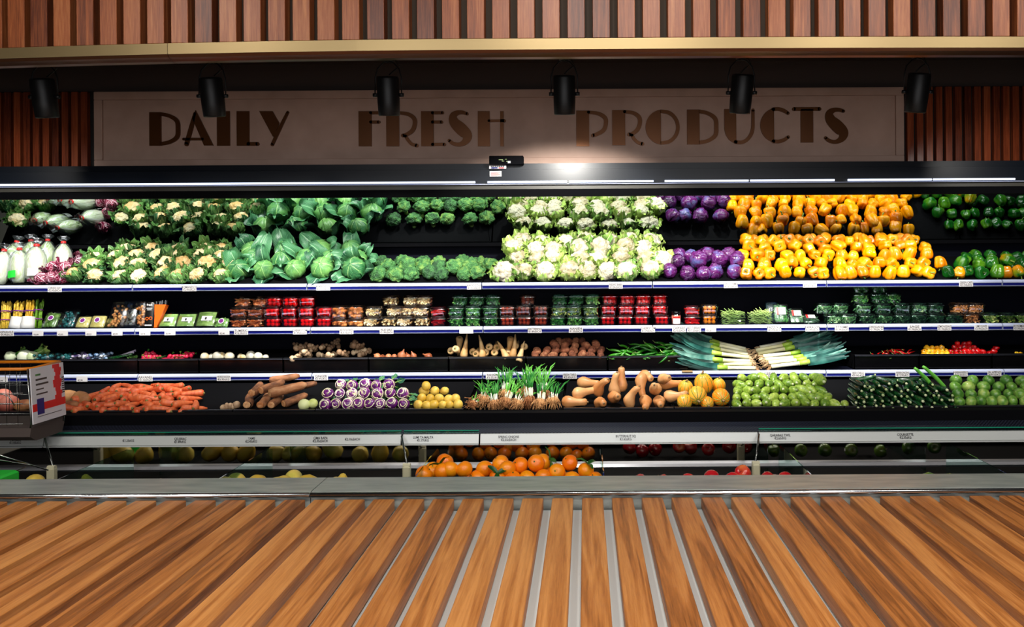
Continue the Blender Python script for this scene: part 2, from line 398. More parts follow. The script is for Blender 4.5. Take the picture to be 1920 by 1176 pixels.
# ------------------------------------------------------------------ mesh helpers
class MB:
    def __init__(s): s.v = []; s.f = []; s.m = []; s.uv = []; s.mats = []
    def mi(s, mat):
        if mat not in s.mats: s.mats.append(mat)
        return s.mats.index(mat)
    def add(s, verts, faces, mat, uvs=None, M=None):
        o = len(s.v); i = s.mi(mat)
        for k, p in enumerate(verts):
            p = Vector(p)
            s.v.append(M @ p if M is not None else p)
            s.uv.append(uvs[k] if uvs else (0, 0))
        for f in faces:
            s.f.append([a + o for a in f]); s.m.append(i)
    def box(s, x0, x1, y0, y1, z0, z1, mat, bev=0, M=None):
        if bev <= 0:
            vs = [(x, y, z) for z in (z0, z1) for y in (y0, y1) for x in (x0, x1)]
            fs = [(0, 2, 3, 1), (4, 5, 7, 6), (0, 1, 5, 4), (2, 6, 7, 3), (0, 4, 6, 2), (1, 3, 7, 5)]
            s.add(vs, fs, mat, None, M); return
        b = bev
        rings = []
        def ring(ix, z):
            a0, a1, c0, c1 = x0 + ix, x1 - ix, y0 + ix, y1 - ix
            return [(a0 + b, c0, z), (a1 - b, c0, z), (a1, c0 + b, z), (a1, c1 - b, z), (a1 - b, c1, z), (a0 + b, c1, z), (a0, c1 - b, z), (a0, c0 + b, z)]
        vs = ring(b, z0) + ring(0, z0 + b) + ring(0, z1 - b) + ring(b, z1)
        if b * 4 >= min(x1 - x0, y1 - y0):
            vs = ring(b * .3, z0) + ring(0, z0 + b) + ring(0, z1 - b) + ring(b * .3, z1)
        fs = [tuple(range(7, -1, -1)), tuple(range(24, 32))]
        for r in range(3):
            for k in range(8):
                k2 = (k + 1) % 8
                fs.append((r * 8 + k, r * 8 + k2, r * 8 + 8 + k2, r * 8 + 8 + k))
        s.add(vs, fs, mat, None, M)
    def rev(s, prof, mat, n=16, mod=None, warp=None, M=None, uvs=False):
        """surface of revolution about z with optional radius modulation and warp"""
        vs = []; fs = []; uv = []; rings = []
        for i, (z, r) in enumerate(prof):
            if r <= 1e-6:
                rings.append([len(vs)]); p = (0, 0, z); vs.append(warp(*p) if warp else p); uv.append((.5, i / (len(prof) - 1)))
            else:
                rg = []
                for k in range(n):
                    a = 2 * pi * k / n
                    rr = r * (mod(a, i / (len(prof) - 1)) if mod else 1)
                    p = (rr * cos(a), rr * sin(a), z)
                    rg.append(len(vs)); vs.append(warp(*p) if warp else p); uv.append((k / n, i / (len(prof) - 1)))
                rings.append(rg)
        for a, b in zip(rings, rings[1:]):
            if len(a) == 1 and len(b) == 1: continue
            for k in range(n):
                k2 = (k + 1) % n
                if len(a) == 1: fs.append((a[0], b[k2], b[k]))
                elif len(b) == 1: fs.append((a[k], a[k2], b[0]))
                else: fs.append((a[k], a[k2], b[k2], b[k]))
        s.add(vs, fs, mat, uv, M)
    def tube(s, pts, r, mat, n=6, M=None, cap=True, flat=1.0):
        pts = [Vector(p) for p in pts]
        rs = r if isinstance(r, (list, tuple)) else [r] * len(pts)
        vs = []; fs = []
        up = Vector((0, 0, 1))
        for i, p in enumerate(pts):
            t = (pts[min(i + 1, len(pts) - 1)] - pts[max(i - 1, 0)]).normalized()
            u = t.cross(up)
            if u.length < .05: u = t.cross(Vector((0, 1, 0)))
            u.normalize(); w = u.cross(t)
            for k in range(n):
                a = 2 * pi * k / n
                vs.append(p + u * cos(a) * rs[i] + w * sin(a) * rs[i] * flat)
        for i in range(len(pts) - 1):
            for k in range(n):
                k2 = (k + 1) % n
                fs.append((i * n + k, i * n + k2, (i + 1) * n + k2, (i + 1) * n + k))
        if cap:
            fs.append(tuple(range(n - 1, -1, -1))); fs.append(tuple(range((len(pts) - 1) * n, len(pts) * n)))
        s.add(vs, fs, mat, None, M)
    def ball(s, c, r, mat, nu=8, nv=5, sq=(1, 1, 1), rot=None):
        M = Matrix.Translation(Vector(c)) @ (rot.to_matrix().to_4x4() if rot else Matrix.Identity(4)) @ Matrix.Diagonal((sq[0], sq[1], sq[2], 1))
        s.rev([(-r * cos(pi * i / nv), r * sin(pi * i / nv) if 0 < i < nv else 0) for i in range(nv + 1)], mat, nu, M=M)
    def sheet(s, fn, nu, nv, mat, M=None):
        vs = []; uv = []; fs = []
        for j in range(nv + 1):
            for i in range(nu + 1):
                vs.append(fn(i / nu * 2 - 1, j / nv)); uv.append((i / nu, j / nv))
        for j in range(nv):
            for i in range(nu):
                a = j * (nu + 1) + i
                fs.append((a, a + 1, a + nu + 2, a + nu + 1))
        s.add(vs, fs, mat, uv, M)
    def poly(s, pts, y0, y1, mat):
        """a polygon in the x-z plane given counter-clockwise, extruded from y0 (front) to y1"""
        n = len(pts)
        vs = [(x, y0, z) for x, z in pts] + [(x, y1, z) for x, z in pts]
        s.add(vs, [tuple(range(n)), tuple(range(2 * n - 1, n - 1, -1))] + [(k, k + n, (k + 1) % n + n, (k + 1) % n) for k in range(n)], mat)
    def prism(s, prof, x0, x1, mat):
        """a y-z profile extruded along x"""
        n = len(prof)
        vs = [(x0, y, z) for y, z in prof] + [(x1, y, z) for y, z in prof]
        s.add(vs, [tuple(range(n - 1, -1, -1)), tuple(range(n, 2 * n))] + [(k, (k + 1) % n, (k + 1) % n + n, k + n) for k in range(n)], mat)
    def mesh(s, name, smooth=True):
        me = bpy.data.meshes.new(name)
        me.from_pydata([tuple(v) for v in s.v], [], s.f)
        for mt in s.mats: me.materials.append(MATS[mt])
        me.polygons.foreach_set('material_index', s.m)
        me.polygons.foreach_set('use_smooth', [smooth] * len(s.f))
        ul = me.uv_layers.new(name='UVMap')
        vi = [0] * len(me.loops); me.loops.foreach_get('vertex_index', vi)
        flatuv = [c for i in vi for c in s.uv[i]]
        ul.data.foreach_set('uv', flatuv)
        me.update()
        return me

def link(name, data, parent=None, loc=(0, 0, 0), rot=(0, 0, 0), sc=1):
    o = bpy.data.objects.new(name, data)
    COL.objects.link(o)
    o.location = loc; o.rotation_euler = rot
    o.scale = (sc, sc, sc) if isinstance(sc, (int, float)) else sc
    if parent: o.parent = parent
    return o
def tag(o, label, cat=None, group=None, kind=None):
    if label: o['label'] = label
    if cat: o['category'] = cat
    if group: o['group'] = group
    if kind: o['kind'] = kind
    return o
def solo(name, mb, label, cat, loc=(0, 0, 0), smooth=False, group=None, kind=None, rot=(0, 0, 0)):
    return tag(link(name, mb.mesh(name, smooth), None, loc, rot), label, cat, group, kind)
def part(name, mb, parent, smooth=False, label=None, loc=(0, 0, 0), rot=(0, 0, 0)):
    o = link(name, mb.mesh(name, smooth), parent, loc, rot)
    if label: o['label'] = label
    return o
def struct(name, mb):
    return tag(link(name, mb.mesh(name, False)), None, kind='structure')
def empty(name, loc, label, cat, group=None):
    return tag(link(name, None, None, loc), label, cat, group)
class Proto:
    """one kind of product: its own mesh plus child part meshes (name, mesh, [sub parts])"""
    def __init__(s, name, mesh, parts=()): s.name = name; s.mesh = mesh; s.parts = parts
    def spawn(s, loc, rot, sc, label, cat, group):
        o = tag(link(s.name, s.mesh, None, loc, rot, sc), label, cat, group)
        for p in s.parts:
            c = link(p[0], p[1], o)
        return o
ORD = ['leftmost', 'second', 'third', 'fourth', 'fifth', 'sixth', 'seventh', 'eighth', 'ninth', 'tenth', 'eleventh', 'twelfth', 'thirteenth', 'fourteenth', 'fifteenth',
       'sixteenth', 'seventeenth', 'eighteenth', 'nineteenth', 'twentieth', 'twenty-first', 'twenty-second', 'twenty-third', 'twenty-fourth', 'twenty-fifth', 'twenty-sixth', 'twenty-seventh', 'twenty-eighth']
def place_word(i, n):
    if n == 1: return 'the only one'
    if i == n - 1: return 'rightmost'
    return ORD[0] if i == 0 else ORD[i] + ' from left'
ROWN = ['front row', 'second row', 'third row', 'fourth row', 'fifth row', 'sixth row', 'seventh row', 'eighth row']

# ------------------------------------------------------------------ room shell
b = MB(); b.box(-7, 7, -4, 6.6, -.05, 0, 'floor_grey'); struct('floor', b)
b = MB(); b.box(-7, 7, -4, 4.0, 3.6, 3.7, 'soffit'); struct('ceiling', b)
b = MB(); b.box(-7, 7, 4.0, 6.6, 3.02, 3.1, 'soffit'); struct('trim_1', b)
b = MB(); b.box(-7, 7, 5.95, 6.05, 2.2, 3.02, 'soffit'); b.box(-7, 7, 6.45, 6.6, 0, 2.3, 'cabinet_dark'); struct('wall_back', b)
b = MB(); b.box(-7.1, -7, -4, 6.6, 0, 3.7, 'wall_paint'); struct('wall_left', b)
b = MB(); b.box(7, 7.1, -4, 6.6, 0, 3.7, 'wall_paint'); struct('wall_right', b)
b = MB(); b.box(-7, 7, -4.1, -4, 0, 3.7, 'wall_paint'); struct('wall_front', b)

# ------------------------------------------------------------------ slatted counter in the foreground
SY, SZ = 3.40, .56
ctr = empty('slatted_counter', (0, 2.6, 0), 'slatted wooden counter filling the foreground below the steel ledge', 'counter')
b = MB(); b.box(-3.4, 3.0, -1.05, .81, .0, .505, 'white_base'); part('base_cabinet', b, ctr, label='white counter base showing between the slats')
pitch = .1265
for k in range(-22, 21):
    x = PX(977, SY) + pitch * k
    b = MB(); b.box(-.0445, .0445, -.8, .8, -.024, .024, 'counter_wood', .0025)
    part('slat', b, ctr, loc=(x + .0445, .0, SZ - .024 - 0.0))
# steel ledge behind it
led = empty('steel_ledge', (0, 3.5, 0), 'brushed steel ledge running between wooden slats and fruit bins', 'ledge')
def ledge_piece(x0, x1):
    b = MB(); z = .585
    b.prism([(-.075, .03), (-.075, z - .012), (-.070, z - .002), (-.06, z), (.145, z), (.145, .03)], x0, x1, 'ledge_steel')
    part('ledge_top', b, led)
    b = MB(); b.tube([(x0, -.082, z - .011), (x1, -.082, z - .011)], .0115, 'nose_steel', 12); part('bullnose', b, led, True, 'polished rounded front edge')
xj = PX(579, 3.42)
ledge_piece(-3.6, xj - .002); ledge_piece(xj + .002, 3.4)

# ------------------------------------------------------------------ upper bulkhead with slats and metal trim
BY = 4.05
def BO(x):
    """the bulkhead bends back gently towards its left end"""
    px = CX + x / BY * F
    return .12 * max(0, (900 - px) / 900) ** 2 + .02 * max(0, (px - 1300) / 600) ** 2
bh = empty('slatted_bulkhead', (0, BY, 2.7), 'overhead bulkhead of upright brown wooden slats above the metal trim', 'bulkhead')
zt = PZ(71.5, BY) - 2.7
def sweep(b, prof, x0, x1, mat, n=12):
    m = len(prof); vs = []
    for i in range(n + 1):
        x = x0 + (x1 - x0) * i / n
        vs += [(x, y + BO(x), z) for y, z in prof]
    fs = [tuple(range(m - 1, -1, -1)), tuple(range(n * m, n * m + m))]
    for i in range(n):
        for k in range(m):
            k2 = (k + 1) % m; fs.append((i * m + k, i * m + k2, (i + 1) * m + k2, (i + 1) * m + k))
    b.add(vs, fs, mat)
b = MB(); sweep(b, [(.055, zt - .06), (.055, .9), (.12, .9), (.12, zt - .06)], -4.2, 3.6, 'backing', 24); part('backing_panel', b, bh, label='dark backing between the slats')
for k in range(-29, 23):
    x = PX(1019, BY) + .1265 * k + .002
    b = MB(); b.box(-.0435, .0435, -.02, .052, zt - .004, .9, 'bulkhead_wood', .002)
    part('slat', b, bh, loc=(x + .044, BO(x), 0))
tr = empty('metal_trim', (0, BY, 2.6), 'brushed brass coloured metal trim along the bottom of the bulkhead', 'trim')
def trim_piece(x0, x1):
    z0, z1, z2 = PZ(71.5, BY - .05) - 2.6, PZ(92, BY - .05) - 2.6, PZ(106.5, BY - .0) - 2.6
    b = MB(); sweep(b, [(-.05, z1), (-.05, z0), (.045, z0), (.045, z1 + .001)], x0, x1, 'brass_trim'); part('trim_face', b, tr)
    b = MB(); sweep(b, [(-.048, z1 - .0005), (-.036, z1 - .013), (-.02, z2 + .008), (.0, z2), (.045, z2), (.045, z1 - .0005)], x0, x1, 'copper_trim'); part('curved_underside', b, tr, False, 'copper toned rounded underside')
xk = PX(322, BY + .03)
trim_piece(-4.3, xk - .0015); trim_piece(xk + .0015, 3.7)

# ------------------------------------------------------------------ sign wall
def slatwall(x0, x1, lab):
    e = empty('slatted_wall_panel', (0, 5.92, 2.2), lab, 'wall panel')
    b = MB(); b.box(x0, x1, .0, .03, .03, .62, 'dark_gap'); part('backing_panel', b, e)
    n = int((x1 - x0) / .0705)
    for k in range(n):
        b = MB(); b.box(-.024, .024, -.04, .0, .03, .61, 'panel_wood', .002)
        part('slat', b, e, loc=(x0 + .035 + k * .0705, 0, 0))
slatwall(-4.7, PX(176, 5.9), 'narrow brown slat panel at the left of the sign')
slatwall(PX(1698, 5.9), 3.9, 'narrow brown slat panel at the right of the sign')
SGY = 5.86
sx0, sx1, sz0, sz1 = PX(177, SGY), PX(1697, SGY), PZ(307, SGY), PZ(166.5, SGY)
sign = empty('shop_sign', (0, SGY, sz0), 'long taupe sign board with bronze letters reading DAILY FRESH PRODUCTS', 'sign')
H = sz1 - sz0
b = MB()
b.box(sx0, sx1, .02, .06, 0, H, 'sign_board')
part('board', b, sign)
b = MB()
bw = .06
for (a0, a1, c0, c1) in ((sx0, sx1, 0, bw * .8), (sx0, sx1, H - bw, H), (sx0, sx0 + bw, bw * .8, H - bw), (sx1 - bw, sx1, bw * .8, H - bw)):
    b.box(a0, a1, .0, .021, c0, c1, 'sign_board', .003)
part('raised_border', b, sign)
def SPt(px, py): return (PX(px, SGY), PZ(py, SGY, px) - sz0)
def polyp(b, pts):
    p = [SPt(*q) for q in pts]
    ar = sum(p[i][0] * p[(i + 1) % len(p)][1] - p[(i + 1) % len(p)][0] * p[i][1] for i in range(len(p)))
    if ar < 0: p.reverse()
    b.poly(p, .008, .021, 'bronze_letter')
def stroke(b, pts, cap=True):
    """variable-width stroke from (px, py, width)"""
    dense = []
    for i in range(len(pts) - 1):
        p0 = pts[max(i - 1, 0)]; p1 = pts[i]; p2 = pts[i + 1]; p3 = pts[min(i + 2, len(pts) - 1)]
        for k in range(5):
            t = k / 5
            dense.append(tuple(.5 * ((2 * p1[c]) + (-p0[c] + p2[c]) * t + (2 * p0[c] - 5 * p1[c] + 4 * p2[c] - p3[c]) * t * t + (-p0[c] + 3 * p1[c] - 3 * p2[c] + p3[c]) * t ** 3) for c in range(3)))
    dense.append(pts[-1])
    Lf, Rt = [], []
    for i, (x, y, w) in enumerate(dense):
        a = dense[max(i - 1, 0)]; c = dense[min(i + 1, len(dense) - 1)]
        dx, dy = c[0] - a[0], c[1] - a[1]; l = sqrt(dx * dx + dy * dy) or 1
        nx, ny = -dy / l, dx / l
        Lf.append((x + nx * w / 2, y + ny * w / 2)); Rt.append((x - nx * w / 2, y - ny * w / 2))
    for i in range(len(Lf) - 1):
        polyp(b, [Lf[i], Lf[i + 1], Rt[i + 1], Rt[i]])
    if cap:
        for (x, y, w) in (dense[0], dense[-1]):
            polyp(b, [(x + w / 2 * cos(2 * pi * k / 12), y + w / 2 * sin(2 * pi * k / 12)) for k in range(12)])
def rect(b, x0, x1, y0, y1): polyp(b, [(x0, y0), (x1, y0), (x1, y1), (x0, y1)])
def L_D(b, x0, x1, xr, y0, y1):
    rect(b, x0, x1, y0, y1); h = y1 - y0; c = (y0 + y1) / 2
    stroke(b, [(x1 - 1, y0 + 3.5, 7), (x1 + (xr - x1) * .45, y0 + 7, 7), (xr - 5.5, y0 + h * .26, 8), (xr - 3.5, c, 8), (xr - 5.5, y1 - h * .26, 8), (x1 + (xr - x1) * .45, y1 - 7, 7), (x1 - 1, y1 - 3.5, 7)], False)
def L_R(b, x0, x1, xr, y0, y1, xleg, yleg):
    rect(b, x0, x1, y0, y1); h = y1 - y0; ym = y0 + h * .68
    stroke(b, [(x1 - 1, y0 + 3, 6), (x1 + (xr - x1) * .5, y0 + 5.5, 7), (xr - 5, y0 + h * .2, 8), (xr - 3.5, y0 + h * .37, 8), (xr - 8, y0 + h * .55, 8), (x1 + 14, ym - 1, 7), (x1 + 7, ym + 1, 7)])
    if xleg: stroke(b, [(x1 + 12, ym + 2, 6), (x1 + 17, ym + 10, 6), (x1 + 24, yleg - 4, 6), (xleg - 2, yleg - 1.5, 7)])
def L_S(b, x0, y0, sc=1):
    pts = [(34, 5, 6), (26, 2.5, 7), (16, 3, 9), (8, 9, 14), (10, 21, 19), (22, 33, 23), (33, 45, 20), (31, 56, 13), (20, 62.5, 8), (8, 61, 7), (0, 55, 6)]
    stroke(b, [(x0 + a, y0 + c, w) for a, c, w in pts])
letters = []
def letter(f):
    b = MB(); f(b); part('letter', b, sign)
letter(lambda b: L_D(b, 280, 302, 337, 210, 273))
def fA(b):
    polyp(b, [(367, 206), (400, 272.5), (382.5, 272.5), (361, 222)])
    stroke(b, [(365.5, 212, 5), (358, 240, 8), (349.5, 270, 8)]); stroke(b, [(344, 260.5, 5), (360, 260.5, 5), (380, 260.5, 5)])
letter(fA)
letter(lambda b: rect(b, 407, 431, 208, 273))
def fL(b): rect(b, 444, 467.5, 208, 273); stroke(b, [(466, 269.5, 7), (474, 269.5, 7), (483, 269.5, 7)])
letter(fL)
def fY(b):
    polyp(b, [(486.5, 208), (511.5, 208), (524, 230), (515, 256), (512, 256)]); stroke(b, [(540, 210, 5), (524, 242, 6.5), (510.5, 271, 6)])
letter(fY)
def fF(b): rect(b, 673, 697.5, 208, 274); stroke(b, [(696, 211, 6), (705, 211, 6), (716, 211, 6)]); stroke(b, [(696, 228.5, 6), (704, 228.5, 6), (711, 228.5, 6)])
letter(fF)
letter(lambda b: L_R(b, 725, 749, 782, 208, 274, 784, 274))
def fE(b):
    rect(b, 790.5, 814, 208, 274)
    for y, xe in ((211, 831), (228.5, 829), (270.5, 834)): stroke(b, [(812, y, 6), (822, y, 6), (xe, y, 6)])
letter(fE)
letter(lambda b: L_S(b, 843, 208))
def fH(b): rect(b, 897, 919.5, 208, 274); rect(b, 939, 945.5, 208, 274); stroke(b, [(918, 226, 5), (934, 226, 5), (947, 226, 6)])
letter(fH)
letter(lambda b: (L_R(b, 1082, 1106, 1141, 207, 274, None, 0)))
letter(lambda b: L_R(b, 1149.5, 1174, 1205, 206, 272, 1208, 271))
def fO(b):
    cx, cy, rx, ry = 1244, 238, 32, 33
    polyp(b, [(cx - 3, cy - ry)] + [(cx + rx * cos(a), cy + ry * sin(a)) for a in [-(pi / 2 + .1 + (pi - .2) * k / 16) for k in range(17)]] + [(cx - 3, cy + ry)])
    stroke(b, [(cx - 4 + 0, cy - ry + 3, 6)] + [(cx + (rx - 3.2) * sin(a), cy - (ry - 3.2) * cos(a), 7) for a in [pi * k / 8 for k in range(1, 8)]] + [(cx - 4, cy + ry - 3, 6)], False)
letter(fO)
letter(lambda b: L_D(b, 1290, 1313.5, 1348.5, 205, 270.5))
def fU(b):
    polyp(b, [(1360, 204), (1382.5, 204), (1382.5, 269), (1376, 267), (1368, 261), (1362.5, 252), (1360, 242)])
    stroke(b, [(1381, 266, 7), (1392, 266.5, 7), (1402, 262, 7), (1410, 252, 7), (1413.5, 240, 6.5), (1414, 222, 6), (1414, 206, 6)])
letter(fU)
def fC(b):
    cx, cy, rx, ry = 1461, 234.5, 33.5, 33.5
    polyp(b, [(1453, cy - ry + 1)] + [(cx + rx * cos(a), cy + ry * sin(a)) for a in [-(1.8 + (2 * pi - 3.6) * k / 16) for k in range(17)]] + [(1453, cy + ry - 1)])
    stroke(b, [(1452, 204.5, 7), (1462, 204, 7), (1472, 207, 7), (1480, 212, 6)]); stroke(b, [(1452, 264.5, 7), (1462, 265, 7), (1472, 262, 7), (1480, 256.5, 6)])
letter(fC)
def fT(b): rect(b, 1503.5, 1527, 204, 267); stroke(b, [(1491, 204, 7), (1515, 204, 7), (1539, 204, 7)])
letter(fT)
letter(lambda b: L_S(b, 1550, 203))

# ------------------------------------------------------------------ track lamps
b = MB(); b.box(-4.2, 3.4, LAMP_Y - .02, LAMP_Y + .02, 2.80, 2.84, 'lamp_black')
for x in (-3.5, -1, 1.2, 3): b.box(x - .01, x + .01, LAMP_Y - .01, LAMP_Y + .01, 2.84, 3.02, 'lamp_black')
solo('lighting_track', b, 'black lighting track carrying the row of spotlights above the cabinet', 'lighting track')
for i, (px, aim, power) in enumerate(LAMPS):
    x = PX(px, LAMP_Y)
    z = LAMP_Z
    lab = ('black cylindrical spotlight, %s of the six hanging before the sign' % place_word(i, 6))
    e = empty('track_spotlight', (x, LAMP_Y, z), lab, 'spotlight', 'track spotlights')
    tx = radians(9); ty = -radians(2.5 if aim > 20 else (-4 if aim < -10 else 0))
    b = MB()
    b.rev([(-.08, .0), (-.08, .05), (-.116, .054), (-.118, .057), (-.114, .060), (-.04, .063), (.09, .063), (.103, .060), (.106, .0)], 'lamp_black', 28)
    part('housing', b, e, True, rot=(tx, ty, 0))
    b = MB(); b.rev([(-.082, 0), (-.082, .048)], 'lamp_glow', 20); part('lens', b, e, rot=(tx, ty, 0), label='glowing lens at the lower end')
    b = MB()
    b.tube([(-.077, 0, 0.0), (-.075, 0, .10), (-.062, 0, .15), (-.03, 0, .185), (0, 0, .195), (.03, 0, .185), (.062, 0, .15), (.075, 0, .10), (.077, 0, 0)], .004, 'lamp_black', 6)
    for s_ in (-1, 1): b.tube([(s_ * .062, 0, 0), (s_ * .088, 0, 0)], .011, 'lamp_black', 8)
    part('yoke', b, e, True)
    b = MB(); b.box(-.03, .03, -.02, .02, .195, 2.80 - z, 'lamp_black', .004); part('track_adapter', b, e)
    b = MB(); b.tube([(0, .02, .12), (.03, .03, .15), (.06, .02, .17), (.04, 0, .20), (-.01, .01, .19), (.02, 0, .23)], .004, 'lamp_black', 6); part('cable', b, e, True)

# ------------------------------------------------------------------ refrigerated cabinet
CY0 = 5.6
cab = empty('refrigerated_cabinet', (0, 6.0, 0), 'long black refrigerated display cabinet with mirror above the top shelf', 'cabinet')
def Zc(py, Y=CY0): return PZ(py, Y)
def pcab(name, mb, label=None, smooth=False):
    for v in mb.v: v.y -= 6.0
    return part(name, mb, cab, smooth, label)
xa, xb = PX(-120, 5.72), PX(2230, 5.72)
b = MB()
b.prism([(CY0, Zc(347)), (CY0 + .0, Zc(317)), (CY0 + .03, Zc(316)), (CY0 + .03, Zc(305)), (5.93, Zc(305) + .01), (5.93, 2.15), (CY0 + .1, Zc(347))], xa, xb, 'canopy_dark')
pcab('canopy', b, 'dark blue-black canopy front')
b = MB(); b.prism([(CY0 - .004, Zc(354)), (CY0 - .004, Zc(346)), (CY0 + .02, Zc(346)), (CY0 + .02, Zc(354))], xa, xb, 'canopy_strip'); pcab('canopy_strip', b, 'olive grey strip under the light tubes')
b = MB(); b.prism([(CY0, Zc(367.5)), (CY0, Zc(353)), (CY0 + .05, Zc(353)), (CY0 + .05, Zc(367.5))], xa, xb, 'black_matt'); pcab('canopy_valance', b)
for (a, c) in ((-90, 892), (915, 1064), (1068, 1226), (1247, 1404), (1407, 1565), (1590, 1747), (1750, 1903)):
    b = MB(); b.tube([(PX(a, 5.58), 5.575, Zc(340.5, 5.575)), (PX(c, 5.58), 5.575, Zc(340.5, 5.575))], .007, 'tube_glow', 10)
    pcab('light_tube', b, 'glowing blue-white light tube', True)
b = MB()
b.prism([(5.575 - .006, Zc(344.5, 5.575) - .003), (5.575 - .006, Zc(344.5, 5.575)), (5.60, Zc(343.5)), (5.60, Zc(345))], xa, xb, 'rail_white'); pcab('tube_holder', b)
b = MB(); b.box(xa, xb, 6.36, 6.40, .2, 1.8, 'cabinet_dark'); pcab('back_panel', b)
MJ = [-120, 262, 575, 903, 1225, 1532, 1850, 2230]
mth = radians(41)
for a, c in zip(MJ, MJ[1:]):
    b = MB(); x0, x1 = PX(a, 5.72) + .0015, PX(c, 5.72) - .0015
    u = (-sin(mth), cos(mth)); L0 = .555
    p0 = (6.22, 1.685); p1 = (p0[0] + u[0] * L0, p0[1] + u[1] * L0); nn = (cos(mth) * .006, sin(mth) * .006)
    b.prism([p0, p1, (p1[0] + nn[0], p1[1] + nn[1]), (p0[0] + nn[0], p0[1] + nn[1])], x0, x1, 'mirror'); pcab('mirror_panel', b, 'tilted mirror showing the vegetables upside down')
b = MB(); b.prism([(6.215, 1.66), (6.215, 1.684), (6.36, 1.7), (6.36, 1.66)], xa, xb, 'black_matt'); pcab('mirror_ledge', b)
# lower deck, grille, black glass front
GY = 4.6
b = MB(); b.box(xa, xb, 4.72, 4.80, .2, .66, 'black_matt'); b.box(xa, xb, 4.80, 6.3, .2, .57, 'black_matt'); pcab('lower_deck', b)
b = MB(); b.prism([(GY + .012, .560), (GY + .012, .567), (4.72, .600), (4.72, .590)], xa, xb, 'grille'); pcab('air_grille', b, 'perforated dark air grille')
b = MB(); b.box(xa, xb, GY + .0, GY + .02, .25, PZ(832, GY), 'dark_mirror'); pcab('black_glass_front', b, 'black glass panel reflecting the fruit')
for a, c in ((-120, 81), (84, 750), (754, 896), (899, 1418), (1421, 2230)):
    x0, x1 = PX(a, GY), PX(c, GY)
    b = MB(); b.prism([(GY - .016, PZ(829, GY)), (GY - .004, PZ(813, GY)), (GY + .01, PZ(813, GY)), (GY + .004, PZ(829, GY))], x0, x1, 'bottom_rail')
    b.prism([(GY - .022, PZ(832, GY)), (GY - .022, PZ(829.6, GY)), (GY + .004, PZ(829.6, GY)), (GY + .004, PZ(832, GY))], x0, x1, 'bottom_rail'); pcab('bottom_price_rail', b, 'silver white price rail')
for a, c in ((90, 750), (1421, 2230), (755, 896)):
    b = MB(); b.box(PX(a, GY), PX(c, GY), GY + .004, GY + .012, .57, PZ(807, GY), 'green_glass'); b.box(PX(a, GY), PX(c, GY), GY + .004, GY + .012, PZ(807.4, GY), PZ(806, GY), 'teal_edge'); pcab('glass_riser', b, 'low clear glass strip with green edge')
b = MB(); b.prism([(GY - .03, PZ(877, GY)), (GY - .05, PZ(872, GY)), (GY - .03, PZ(868, GY)), (GY, PZ(868, GY)), (GY, PZ(877, GY))], xa, xb, 'under_steel'); pcab('steel_bumper', b, 'steel bumper strip below the black glass')

# controller and stickers on canopy
b = MB(); b.box(PX(918, 5.55), PX(982, 5.55), 5.55, 5.62, PZ(307.5, 5.55), PZ(292, 5.55, 950), 'black_matt', .003)
ctl = solo('controller_box', b, 'small black controller box with dots on the canopy below the sign', 'controller')
b = MB()
b.box(PX(953, 5.54), PX(958, 5.54), 5.546, 5.549, PZ(305, 5.54), PZ(301, 5.54), 'tag_white')
for k, (x, y, w) in enumerate(((936, 298, 8), (942, 300.5, 4), (948, 297, 3), (950, 301, 3))): b.box(PX(x, 5.54), PX(x + w, 5.54), 5.546, 5.549, PZ(y + 1, 5.54), PZ(y, 5.54), 'zucchini_end')
part('indicator_marks', b, ctl)
def textobj(name, txt, size, parent, loc, mat, rot=(pi / 2, 0, 0), al='CENTER', sx=1.0):
    c = bpy.data.curves.new(name, 'FONT'); c.body = txt; c.size = size; c.align_x = al; c.align_y = 'CENTER'
    c.resolution_u = 2; c.materials.append(MATS[mat]); c.space_line = .95; c.offset = .00025
    o = link(name, c, parent, loc, rot); o.scale = (sx, 1, 1)
    return o
b = MB(); b.box(PX(918, 5.59), PX(950, 5.59), 5.592, 5.599, PZ(315.5, 5.59), PZ(308.5, 5.59), 'tag_white')
s1 = solo('sticker', b, 'white sticker with blue and red print on canopy under controller box', 'sticker')
b = MB(); b.box(PX(922, 5.59), PX(934, 5.59), 5.590, 5.592, PZ(315, 5.59), PZ(312.8, 5.59), 'rail_blue'); b.box(PX(936, 5.59), PX(946, 5.59), 5.590, 5.592, PZ(315, 5.59), PZ(312.8, 5.59), 'ink_red')
for k in range(7): b.box(PX(922 + 3.6 * k, 5.59), PX(924.6 + 3.6 * k, 5.59), 5.590, 5.592, PZ(312, 5.59), PZ(309.5, 5.59), 'ink')
part('print', b, s1)
b = MB(); b.box(PX(919, 5.59), PX(941, 5.59), 5.592, 5.599, PZ(330, 5.59), PZ(320, 5.59), 'tag_white')
s2 = solo('sticker', b, 'small pinkish white notice sticker, lower of two on the canopy', 'sticker')
b = MB()
for k in range(4): b.box(PX(921, 5.59), PX(939 - 3 * (k % 2), 5.59), 5.590, 5.592, PZ(323 + 1.9 * k, 5.59), PZ(322.2 + 1.9 * k, 5.59), 'apple_red')
part('print', b, s2)

